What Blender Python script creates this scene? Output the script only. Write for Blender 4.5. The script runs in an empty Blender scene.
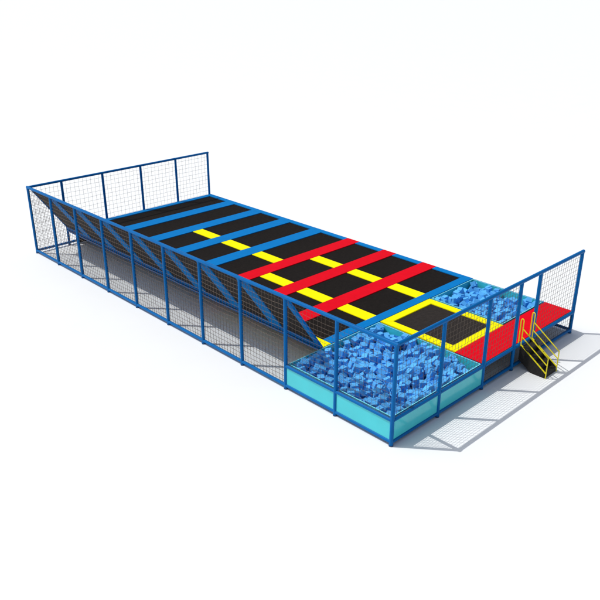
import bpy, bmesh, math, random
from mathutils import Vector, Matrix, Euler
random.seed(11)
scene = bpy.context.scene
COL = scene.collection
R = math.radians

# ---------------------------------------------------------------- materials
def mat(name, col, rough=0.5, var=0.06, nscale=6.0, bump=0.0, bscale=40.0, spec=0.5, metallic=0.0, alpha=1.0, coat=0.0, objvar=0.0):
    m = bpy.data.materials.new(name); m.use_nodes = True
    nt = m.node_tree; N = nt.nodes; Lk = nt.links
    b = N['Principled BSDF']
    b.inputs['Roughness'].default_value = rough
    b.inputs['Specular IOR Level'].default_value = spec
    b.inputs['Metallic'].default_value = metallic
    b.inputs['Alpha'].default_value = alpha
    b.inputs['Coat Weight'].default_value = coat
    tc = N.new('ShaderNodeTexCoord')
    no = N.new('ShaderNodeTexNoise'); no.inputs['Scale'].default_value = nscale; no.inputs['Detail'].default_value = 5
    Lk.new(tc.outputs['Object'], no.inputs['Vector'])
    rp = N.new('ShaderNodeValToRGB')
    rp.color_ramp.elements[0].position = 0.3; rp.color_ramp.elements[1].position = 0.7
    rp.color_ramp.elements[0].color = (*[c*(1-var) for c in col], 1)
    rp.color_ramp.elements[1].color = (*[min(1, c*(1+var)) for c in col], 1)
    Lk.new(no.outputs['Fac'], rp.inputs['Fac'])
    out = rp.outputs['Color']
    if objvar:
        oi = N.new('ShaderNodeObjectInfo')
        hs = N.new('ShaderNodeHueSaturation')
        mr = N.new('ShaderNodeMapRange')
        mr.inputs['To Min'].default_value = 1-objvar; mr.inputs['To Max'].default_value = 1+objvar
        Lk.new(oi.outputs['Random'], mr.inputs['Value'])
        Lk.new(mr.outputs['Result'], hs.inputs['Value'])
        Lk.new(out, hs.inputs['Color']); out = hs.outputs['Color']
    Lk.new(out, b.inputs['Base Color'])
    if bump:
        n2 = N.new('ShaderNodeTexNoise'); n2.inputs['Scale'].default_value = bscale; n2.inputs['Detail'].default_value = 3
        Lk.new(tc.outputs['Object'], n2.inputs['Vector'])
        bp = N.new('ShaderNodeBump'); bp.inputs['Strength'].default_value = bump; bp.inputs['Distance'].default_value = 0.02
        Lk.new(n2.outputs['Fac'], bp.inputs['Height']); Lk.new(bp.outputs['Normal'], b.inputs['Normal'])
    return m

M = {
 'tube':   mat('blue_powder_coat', (0.0, 0.125, 0.385), 0.42, 0.05, 3, 0.05, 60, 0.10),
 'blue':   mat('blue_vinyl', (0.0, 0.18, 0.51), 0.6, 0.04, 4, 0.15, 18, 0.06),
 'red':    mat('red_vinyl', (0.72, 0.001, 0.012), 0.6, 0.04, 4, 0.15, 18, 0.05),
 'yellow': mat('yellow_vinyl', (0.95, 0.86, 0.0), 0.6, 0.02, 4, 0.12, 18, 0.05),
 'mat':    mat('black_woven_mat', (0.021, 0.016, 0.013), 0.75, 0.25, 9, 0.25, 90, 0.2),
 'net':    mat('tan_net_cord', (0.135, 0.105, 0.085), 0.8, 0.15, 8, 0, 0, 0.2),
 'cyan':   mat('cyan_acrylic', (0.055, 0.60, 0.66), 0.12, 0.03, 2, 0, 0, 0.5, 0, 0.96),
 'edge':   mat('pale_acrylic_edge', (0.25, 0.80, 0.85), 0.2, 0.03, 2),
 'foam':   mat('blue_foam', (0.10, 0.43, 0.85), 0.9, 0.07, 5, 0.35, 60, 0.1, objvar=0.10),
 'pitfloor': mat('dark_blue_floor_pad', (0.02, 0.08, 0.25), 0.8, 0.1, 4),
 'handrail': mat('yellow_painted_steel', (0.80, 0.68, 0.0), 0.35, 0.04, 6),
 'step':   mat('black_rubber_step', (0.016, 0.014, 0.012), 0.7, 0.3, 14, 0.3, 60, 0.3),
 'carpet': mat('red_platform_cover', (0.72, 0.001, 0.012), 0.7, 0.05, 5, 0.2, 30, 0.05),
 'under':  mat('deck_board_and_shade_skirt', (0.045, 0.038, 0.033), 0.8, 0.2, 5),  # deck board, and the added sheets that darken the space below
 'ground': mat('white_floor', (0.88, 0.90, 0.893), 0.65, 0.006, 0.6, 0.02, 8, 0.2),
 'foot':   mat('dark_rubber_foot', (0.01, 0.05, 0.14), 0.6, 0.1, 5),
}

# ---------------------------------------------------------------- mesh helpers
def box(bm, x0, x1, y0, y1, z0, z1, bevel=0.0):
    r = bmesh.ops.create_cube(bm, size=1.0)
    bmesh.ops.scale(bm, vec=(x1-x0, y1-y0, z1-z0), verts=r['verts'])
    bmesh.ops.translate(bm, vec=((x0+x1)/2, (y0+y1)/2, (z0+z1)/2), verts=r['verts'])
    if bevel:
        es = {e for v in r['verts'] for e in v.link_edges}
        bmesh.ops.bevel(bm, geom=list(es), offset=bevel, segments=2, affect='EDGES', profile=0.6)
def tube(bm, a, b, r=0.05, seg=12, caps=True):
    a = Vector(a); b = Vector(b); d = b-a
    q = d.to_track_quat('Z', 'Y').to_matrix().to_4x4()
    rr = bmesh.ops.create_cone(bm, cap_ends=caps, segments=seg, radius1=r, radius2=r, depth=d.length)
    bmesh.ops.transform(bm, matrix=Matrix.Translation((a+b)/2) @ q, verts=rr['verts'])
def path(bm, pts, r, seg=10):
    """one bent tube through pts"""
    pts = [Vector(p) for p in pts]; rings = []
    up = None
    for i, p in enumerate(pts):
        d = (pts[min(i+1, len(pts)-1)] - pts[max(i-1, 0)]).normalized()
        if up is None:
            up = Vector((1, 0, 0)) if abs(d.x) < 0.9 else Vector((0, 1, 0))
        s = d.cross(up).normalized(); up = s.cross(d).normalized()
        rings.append([bm.verts.new(p + r*(math.cos(t)*s + math.sin(t)*up)) for t in [2*math.pi*k/seg for k in range(seg)]])
    for A, B in zip(rings, rings[1:]):
        for k in range(seg):
            bm.faces.new((A[k], A[(k+1) % seg], B[(k+1) % seg], B[k]))
    bm.faces.new(rings[0][::-1]); bm.faces.new(rings[-1])
def obj(name, bm, m, parent=None, smooth=False, origin=None):
    me = bpy.data.meshes.new(name)
    bmesh.ops.recalc_face_normals(bm, faces=bm.faces[:])
    bm.to_mesh(me); bm.free()
    if origin is not None: me.transform(Matrix.Translation(-Vector(origin)))
    me.materials.append(M[m] if isinstance(m, str) else m)
    if smooth:
        for p in me.polygons: p.use_smooth = True
        try: me.set_sharp_from_angle(angle=R(40))
        except Exception: pass
    o = bpy.data.objects.new(name, me); COL.objects.link(o)
    if parent is not None:
        o.parent = parent
        o.location = (Vector(origin) if origin is not None else Vector((0, 0, 0))) - parent.location
    elif origin is not None: o.location = origin
    return o
def tag(o, label=None, cat=None, group=None, kind=None):
    if label: o['label'] = label
    if cat: o['category'] = cat
    if group: o['group'] = group
    if kind: o['kind'] = kind
    return o
def thing(name, loc, label, cat, group=None):
    o = bpy.data.objects.new(name, None); COL.objects.link(o); o.location = loc
    o.empty_display_size = 0.3
    return tag(o, label, cat, group)
def NB(): return bmesh.new()
def B(name, m, parent, *a, bevel=0.012):
    bm = NB(); box(bm, *a, bevel=bevel); return obj(name, bm, m, parent)
def T(name, m, parent, a, b, r=0.05, seg=14):
    bm = NB(); tube(bm, a, b, r, seg); return obj(name, bm, m, parent, smooth=True)

# ---------------------------------------------------------------- layout (metres)
W = 9.48; L = 20.0; H = 2.95; D = 0.825; P = 4.0      # width, length, post height, deck height, depth of the pit end
SX = 1.53                                             # foot of the sloped trampolines
XA, XB = 4.13, 6.85                                   # sides of the square trampoline
RY = 1.03                                             # depth of the red platform
TR = 0.056; RR = 0.052

def net(parent, p0, p1, z0, z1, pitch=0.15, r=0.0046):
    """knotted cord net between two posts, real cords with slight sag"""
    p0 = Vector((*p0, 0)); p1 = Vector((*p1, 0)); d = p1-p0; Ln = d.length; d.normalize()
    n = Vector((-d.y, d.x, 0))
    nx = max(2, round(Ln/pitch)); nz = max(2, round((z1-z0)/pitch))
    g = [[None]*(nz+1) for _ in range(nx+1)]
    for i in range(nx+1):
        for k in range(nz+1):
            j = 0 if i in (0, nx) or k in (0, nz) else 1
            s = math.sin(math.pi*i/nx)*math.sin(math.pi*k/nz)
            g[i][k] = p0 + d*(Ln*i/nx + j*random.uniform(-.009, .009)) + n*(0.02*s + j*random.uniform(-.004, .004)) \
                + Vector((0, 0, z0+(z1-z0)*k/nz - 0.015*s + j*random.uniform(-.009, .009)))
    bm = NB()
    def strand(pts):
        rings = []
        for i, p in enumerate(pts):
            t = (pts[min(i+1, len(pts)-1)]-pts[max(0, i-1)]).normalized()
            s = t.cross(n).normalized(); u = n
            rings.append([bm.verts.new(p+r*(a*s+b*u)) for a, b in ((1, 0), (0, 1), (-1, 0), (0, -1))])
        for A, C in zip(rings, rings[1:]):
            for k in range(4): bm.faces.new((A[k], A[(k+1) % 4], C[(k+1) % 4], C[k]))
    for i in range(nx+1): strand(g[i])
    for k in range(nz+1): strand([g[i][k] for i in range(nx+1)])
    return obj('net', bm, 'net', parent)

def post(parent, x, y, top=H, r=TR):
    bm = NB(); tube(bm, (x, y, 0.012), (x, y, top-0.02), r, 16)
    o = obj('post', bm, 'tube', parent, smooth=True)
    bm = NB(); tube(bm, (x, y, 0.0), (x, y, 0.035), r+0.006, 16)
    f = obj('foot', bm, 'foot', o, smooth=True)
    f.location = (0, 0, 0)
    return o

# ---------------------------------------------------------------- ground
bm = NB()
v = [bm.verts.new(c) for c in ((-3000, -3000, 0), (3000, -3000, 0), (3000, 3000, 0), (-3000, 3000, 0))]
bm.faces.new(v)
tag(obj('floor', bm, 'ground'), 'plain white floor under the blue trampoline structure', 'floor', kind='structure')

# ---------------------------------------------------------------- fences
BR = 0.125                                            # height of the bottom rails
lf = thing('net_fence', (0, 10, 0), 'long side net fence with eleven blue posts along the sloped trampolines', 'fence', 'blue net fences around the trampoline park')
ys = [2.0*i for i in range(11)]
def rail(name, parent, a, b, r=RR): return T(name, 'tube', parent, a, b, r)
for y in ys: post(lf, 0, y)
rail('top_rail', lf, (0, -0.05, H), (0, L+0.05, H), 0.058)
rail('bottom_rail', lf, (0, 0.03, BR), (0, L-0.03, BR))
for y0, y1 in zip(ys, ys[1:]): net(lf, (0, y0), (0, y1), BR if y0 > 3 else D, H, 0.14, 0.0065 if y0 > 3 else 0.0042)

bf = thing('net_fence', (5, L, 0), 'short net fence across the far back end behind the black mats', 'fence', 'blue net fences around the trampoline park')
xb = [0, SX, 3.53, 5.54, 7.53, W]
for x in xb[1:]: post(bf, x, L)
rail('top_rail', bf, (0.05, L, H), (W+0.05, L, H))
rail('bottom_rail', bf, (0.03, L, BR), (W-0.03, L, BR))
for x0, x1 in zip(xb, xb[1:]): net(bf, (x0, L), (x1, L), BR if x0 < 1 else D, H, 0.2, 0.0044)

ff = thing('net_fence', (5, 0, 0), 'front net fence over the red platform with an open bay at the stairs', 'fence', 'blue net fences around the trampoline park')
xf = [0, 1.98, XA, 5.76, XB, W]
for x in xf[1:]: post(ff, x, 0)
rail('top_rail', ff, (0.05, 0, H), (W+0.05, 0, H), 0.058)
rail('bottom_rail', ff, (0.03, 0, BR), (W-0.03, 0, BR))
for i, (x0, x1) in enumerate(zip(xf, xf[1:])):
    if i == 3: continue
    net(ff, (x0, 0), (x1, 0), BR if i > 1 else D, H, 0.15, 0.005)

# ---------------------------------------------------------------- main trampoline court
ct = thing('trampoline_court', (5.5, 12, 0), 'large rectangular court of black trampoline mats with blue, red and yellow pads', 'trampoline')
ZM = D-0.03
HB = 0.33                                             # half width of a cross pad
pads = []
rows = list(range(4, 20, 2))
xe = W-0.24
for y in rows:
    a = y+HB if y > 4 else 4.33
    b = y+2-HB if y < 18 else L-0.34
    if y < 10: cuts = [SX, 4.19, 6.83, xe]
    elif y < 16: cuts = [SX, 5.51, xe]
    else: cuts = [SX, xe]
    for c0, c1 in zip(cuts, cuts[1:]):
        x0 = c0+(0.25 if c0 > SX else 0.02); x1 = c1-(0.25 if c1 < xe else 0)
        bm = NB(); nx = 16; ny = 10
        # slightly sagging woven bed
        top = [[bm.verts.new((x0-.03+(x1-x0+.06)*i/nx, a-.03+(b-a+.06)*j/ny,
                ZM-0.02*math.sin(math.pi*i/nx)*math.sin(math.pi*j/ny))) for j in range(ny+1)] for i in range(nx+1)]
        for i in range(nx):
            for j in range(ny): bm.faces.new((top[i][j], top[i+1][j], top[i+1][j+1], top[i][j+1]))
        bmesh.ops.solidify(bm, geom=bm.faces[:], thickness=0.008)
        obj('trampoline_mat', bm, 'mat', ct, smooth=True)
    for c in cuts[1:-1]:
        tag(B('pad', 'yellow', ct, c-0.26, c+0.26, a+0.003, b-0.003, ZM-0.02, D-0.006), 'yellow divider pad between two black mats')
for y in rows[1:]:
    colr = 'red' if y < 11 else 'blue'
    B('pad', colr, ct, SX+(0.292 if y < 9 else 0.02), W+0.045 if colr == 'red' else W-0.002-0.24, y-HB, y+HB, ZM-0.02, D)['label'] = colr+' cross pad spanning the court'
B('pad', 'blue', ct, SX+0.372, W+0.04, 4.0, 4.36, ZM-0.02, D)['label'] = 'blue pad along the edge above the foam pits'
B('pad', 'blue', ct, SX+0.02, W-0.242, L-0.36, L-0.05, ZM-0.02, D)['label'] = 'thin blue pad along the back fence'
# side pads, cut where the red cross pads run over the edge
segs = [(4.362, 6-HB), (6+HB, 8-HB), (8+HB, 10-HB), (10+HB, L-0.06)]
for a, b in segs: B('pad', 'blue', ct, W-0.24, W+0.04, a+0.002, b-0.002, ZM-0.02, D)['label'] = 'blue edge pad on the open long side'
B('pad', 'yellow', ct, SX+0.03, SX+0.37, 4.0, 10-HB-0.003, ZM-0.022, D-0.003)['label'] = 'yellow pad at the foot of the sloped trampolines'
bm = NB()
for y in range(4, 21, 2):
    yy = min(max(y, 4.06), L-0.12)
    tube(bm, (SX, yy, D-0.12), (W, yy, D-0.12), 0.04, 10)
for x in (4.19, 6.83): tube(bm, (x, 4.06, D-0.12), (x, 10, D-0.12), 0.035, 10)
tube(bm, (5.51, 10, D-0.12), (5.51, 16, D-0.12), 0.035, 10)
tube(bm, (W, 4.06, D-0.10), (W, L-0.1, D-0.10), 0.05, 12)
tube(bm, (SX, 4.02, D-0.14), (SX, L-0.06, D-0.14), 0.045, 12)
obj('frame', bm, 'tube', ct, smooth=True)
B('added_shade_skirt', 'under', ct, W-0.10, W-0.085, 4.06, L-0.08, 0.02, D-0.16, bevel=0)  # added unseen sheet, blocks light coming in under the far side
B('added_shade_skirt', 'under', ct, SX+0.3, W-0.102, L-0.10, L-0.085, 0.02, D-0.17, bevel=0)  # added likewise at the back end to keep the underside dark
T('bottom_rail', 'tube', ct, (W, 4.05, BR), (W, L-0.05, BR), 0.05)
for y in range(4, 20, 2):
    for x in (4.19, 6.83, W):
        T('leg', 'tube', ct, (x, y+0.06, 0), (x, y+0.06, D-0.13), 0.045, 10)

# ---------------------------------------------------------------- sloped trampolines
sw = thing('sloped_trampoline', (0.8, 12, 0), 'row of sloped black trampolines leaning up to the long side fence rail', 'trampoline')
def slope_slab(bm, y0, y1, s0, s1, n0, n1, bev=0.01, inset=0.0):
    """slab on the incline; s runs 0 at the foot to 1 at the top rail, n is height above the plane"""
    A = Vector((SX, 0, D-0.01)); Bq = Vector((0.07, 0, H-0.05)); e = Bq-A; nn = Vector((-e.z, 0, e.x)).normalized()
    if nn.z < 0: nn = -nn
    vs = []
    for n in (n0, n1):
        for s, y in ((s0, y0), (s1, y0), (s1, y1), (s0, y1)):
            vs.append(bm.verts.new(A+e*s+nn*n+Vector((0, y, 0))))
    f = [(0, 1, 2, 3), (7, 6, 5, 4), (0, 4, 5, 1), (1, 5, 6, 2), (2, 6, 7, 3), (3, 7, 4, 0)]
    fs = [bm.faces.new([vs[i] for i in q]) for q in f]
    if bev: bmesh.ops.bevel(bm, geom=list({ed for q in fs for ed in q.edges}), offset=bev, segments=2, affect='EDGES')
SH = 0.31
for y in rows:
    bm = NB(); slope_slab(bm, y+(SH-.02 if y > 4 else 0.22), y+2-(SH-.02 if y < 18 else 0.06), 0.02, 0.98, 0.0, 0.01, 0)
    obj('trampoline_mat', bm, 'mat', sw)
for y in range(4, 21, 2):
    y0 = y-SH; y1 = y+SH
    if y == 4: y0, y1 = 4.0, 4.25
    if y == 20: y0, y1 = L-0.13, L-0.06
    bm = NB(); slope_slab(bm, y0, y1, 0.0, 0.985, -0.03, 0.035)
    tag(obj('pad', bm, 'blue', sw), 'blue pad running up the incline')
for y0, y1 in [(4.26 if y == 4 else y+SH+0.002, y+2-SH-0.002 if y < 18 else L-0.132) for y in rows]:
    bm = NB(); slope_slab(bm, y0, y1, 0.0, 0.045, -0.03, 0.035)
    tag(obj('pad', bm, 'blue', sw), 'narrow blue pad along the foot of the incline')
bm = NB()
tube(bm, (SX-0.03, 4.03, D-0.025), (SX-0.03, L-0.06, D-0.025), 0.03, 10)
obj('frame', bm, 'tube', sw, smooth=True)

# ---------------------------------------------------------------- foam pits
def pit(x0, x1, y0, y1, label, fronts, lefts, rights, backs, left_rail, front_rail, right_rail):
    o = thing('foam_pit', ((x0+x1)/2, (y0+y1)/2, 0), label, 'foam pit', 'foam pits at the front end')
    g = 0.015; zt = D-0.015
    def pan(a0, a1, b0, b1):
        p = B('acrylic_panel', 'cyan', o, a0, a1, b0, b1, 0.10, zt, bevel=0)
        B('panel_edge', 'edge', p, a0-0.004, a1+0.004, b0-0.004, b1+0.004, zt+0.002, zt+0.018, bevel=0).location = (0, 0, 0)
    for a, b in fronts: pan(a+0.06, b-0.06, y0+0.065, y0+0.065+g)
    for a, b in backs: pan(a+0.06, b-0.03, y1-0.05-g, y1-0.05)
    for a, b in lefts: pan(x0+0.065, x0+0.065+g, a+0.06, b-0.07)
    for a, b in rights: pan(x1-0.045-g, x1-0.045, a+0.10, b-0.07)
    zo0, zo1 = BR+0.035, D-0.09
    if front_rail:
        for a, b in fronts: B('outer_panel', 'cyan', o, a+0.05, b-0.05, y0-0.012, y0-0.002, zo0, zo1, bevel=0)
    if left_rail:
        for a, b in lefts: B('outer_panel', 'cyan', o, x0-0.012, x0-0.002, a+0.05, b-0.05, zo0, zo1, bevel=0)
    if left_rail: rail('rim_rail', o, (x0, y0+0.04, D-0.055), (x0, y1-0.03, D-0.055), 0.052)
    else: rail('rim_rail', o, (x0+0.01, y0+0.05, D-0.075), (x0+0.01, y1-0.03, D-0.075), 0.04)
    if front_rail: rail('rim_rail', o, (x0+0.04, y0, D-0.055), (x1-0.05, y0, D-0.055), 0.052)
    rail('rim_rail', o, (x0+0.02, y1-0.03, D-0.06), (x1-0.02, y1-0.03, D-0.06), 0.035)
    if right_rail: rail('rim_rail', o, (x1, y0+0.03, D-0.05), (x1, y1+0.02, D-0.05), 0.045)
    else: rail('rim_rail', o, (x1-0.01, y0+0.06, D-0.05), (x1-0.01, y1-0.03, D-0.05), 0.04)
    if right_rail: rail('bottom_rail', o, (x1, y0, BR), (x1, y1, BR), 0.05)
    B('pit_floor', 'pitfloor', o, x0+0.09, x1-0.08, y0+0.09, y1-0.08, 0.03, 0.21)
    return o
pit(0, XA, 0, P-0.0, 'big corner foam pit with cyan acrylic walls full of blue foam cubes',
    [(0, 1.98), (1.98, XA)], [(0, 2), (2, P)], [(0, P)], [(0, XA)], True, True, False)
pit(XB, W, RY, P, 'smaller foam pit beside the far open side behind the red platform',
    [(XB, W)], [(RY, P)], [(RY, P)], [(XB, W)], False, False, True)

# ---------------------------------------------------------------- square trampoline
st = thing('square_trampoline', ((XA+XB)/2, 2.5, 0), 'square black trampoline framed by yellow pads between the two foam pits', 'trampoline')
tx0, tx1, ty0, ty1 = XA+0.07, XB-0.01, RY+0.005, P-0.02; pw = 0.30
bm = NB(); box(bm, tx0+pw-.03, tx1-pw+.03, ty0+pw-.03, ty1-pw+.03, ZM-0.014, ZM-0.004)
obj('trampoline_mat', bm, 'mat', st)
def trap(pts):
    bm = NB(); z0, z1 = ZM-0.02, D
    lo = [bm.verts.new((*p, z0)) for p in pts]; hi = [bm.verts.new((*p, z1)) for p in pts]
    bm.faces.new(lo[::-1]); bm.faces.new(hi)
    for i in range(4): bm.faces.new((lo[i], lo[(i+1) % 4], hi[(i+1) % 4], hi[i]))
    bmesh.ops.bevel(bm, geom=[e for e in bm.edges if abs(e.verts[0].co.z-e.verts[1].co.z) < .001 and e.verts[0].co.z > z1-.001], offset=0.01, segments=2, affect='EDGES')
    return obj('pad', bm, 'yellow', st)
e = 0.001
trap([(tx0, ty0), (tx1, ty0), (tx1-pw, ty0+pw), (tx0+pw, ty0+pw)])
trap([(tx0, ty1), (tx0+pw, ty1-pw), (tx1-pw, ty1-pw), (tx1, ty1)])
trap([(tx0, ty0), (tx0+pw, ty0+pw), (tx0+pw, ty1-pw), (tx0, ty1)])
trap([(tx1, ty0), (tx1, ty1), (tx1-pw, ty1-pw), (tx1-pw, ty0+pw)])
bm = NB()
for a, b in (((tx0+.06, ty0), (tx1-.06, ty0)), ((tx0+.06, ty1-.06), (tx1-.06, ty1-.06))): tube(bm, (*a, D-.09), (*b, D-.09), 0.035, 10)
obj('frame', bm, 'tube', st, smooth=True)
for x in (tx0+.15, tx1-.15):
    for y in (ty0+.05, ty1-.12): T('leg', 'tube', st, (x, y, 0), (x, y, D-0.09), 0.035, 10)

# ---------------------------------------------------------------- red entry platform
pf = thing('entry_platform', (6.8, 0.5, 0), 'narrow red entry platform along the front edge at the stairs', 'platform')
B('deck_cover', 'carpet', pf, XA+0.03, W+0.0, 0.045, RY, D-0.018, D-0.002, bevel=0.005)
B('deck_board', 'under', pf, XA+0.04, W-0.02, 0.06, RY-0.01, D-0.06, D-0.0185, bevel=0)
rail('edge_rail', pf, (XA+0.05, 0, D-0.055), (W-0.04, 0, D-0.055), 0.054)
rail('edge_rail', pf, (W, 0.05, D-0.075), (W, RY, D-0.075), 0.05)
rail('bottom_rail', pf, (W, 0.05, BR), (W, RY-0.02, BR), 0.05)
B('added_shade_skirt', 'under', pf, XA+0.06, W-0.10, RY-0.035, RY-0.02, 0.01, D-0.062, bevel=0)  # added dark sheet, stands in for deep shade under the platform
for x in (XA+0.1, XB, W): T('leg', 'tube', pf, (x, RY-0.06, 0), (x, RY-0.06, D-0.065), 0.045, 10)

# ---------------------------------------------------------------- stairs
SX0, SX1 = 6.03, 6.72; SE = -0.98
sr = thing('entry_stairs', ((SX0+SX1)/2, -0.5, 0), 'black steps with yellow tube handrails leading up to the red platform', 'stairs')
n = 4
for side, x in enumerate((SX0, SX1-0.035)):
    bm = NB()
    prof = [(-0.06, D-0.06), (-0.06, D-0.52), (-0.52, 0.0), (SE, 0.0), (SE, 0.14), (-0.19, D-0.06)]
    a = [bm.verts.new((x, *p)) for p in prof]; b = [bm.verts.new((x+0.035, *p)) for p in prof]
    bm.faces.new(a); bm.faces.new(b[::-1])
    for i in range(len(prof)): bm.faces.new((a[i], a[(i+1) % len(a)], b[(i+1) % len(a)], b[i]))
    obj('stringer', bm, 'step', sr)
for k in range(n):
    yf = -0.06-(k)*0.23; z = D-0.06-(k+0.4)*0.18
    B('tread', 'step', sr, SX0+0.036, SX1-0.036, yf-0.25, yf, z-0.03, z, bevel=0.006)
    B('riser', 'step', sr, SX0+0.037, SX1-0.037, yf-0.245, yf-0.225, z-0.181, z-0.031, bevel=0)
rh = 0.017
for x in (SX0+0.0175, SX1-0.0175):
    hr = bpy.data.objects.new('handrail', None); COL.objects.link(hr); hr.parent = sr
    hr.location = (0, 0, 0)
    ya, yb = -0.075, 0.015      # narrow top loop standing at the platform edge
    zb = D-0.02; zt = D+0.84
    def H_(name, pts, r=rh):
        bm = NB(); path(bm, pts, r); q = obj(name, bm, 'handrail', None, smooth=True)
        q.parent = hr; q.location = -sr.location; return q
    H_('loop', [(x, ya, zb-0.08), (x, ya, zt-0.06), (x, ya+0.012, zt-0.02), (x, (ya+yb)/2, zt), (x, yb-0.012, zt-0.02), (x, yb, zt-0.06), (x, yb, zb+.03)])
    yl = SE-0.03
    H_('lower_post', [(x, yl, 0.0), (x, yl, 0.70)])
    H_('rail', [(x, ya, D+0.52), (x, yl+0.02, 0.70), (x, yl, 0.685)])
    H_('rail', [(x, ya, D+0.25), (x, yl, 0.43)])
    H_('rail', [(x, ya, D-0.02), (x, yl, 0.16)], 0.022)

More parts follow.
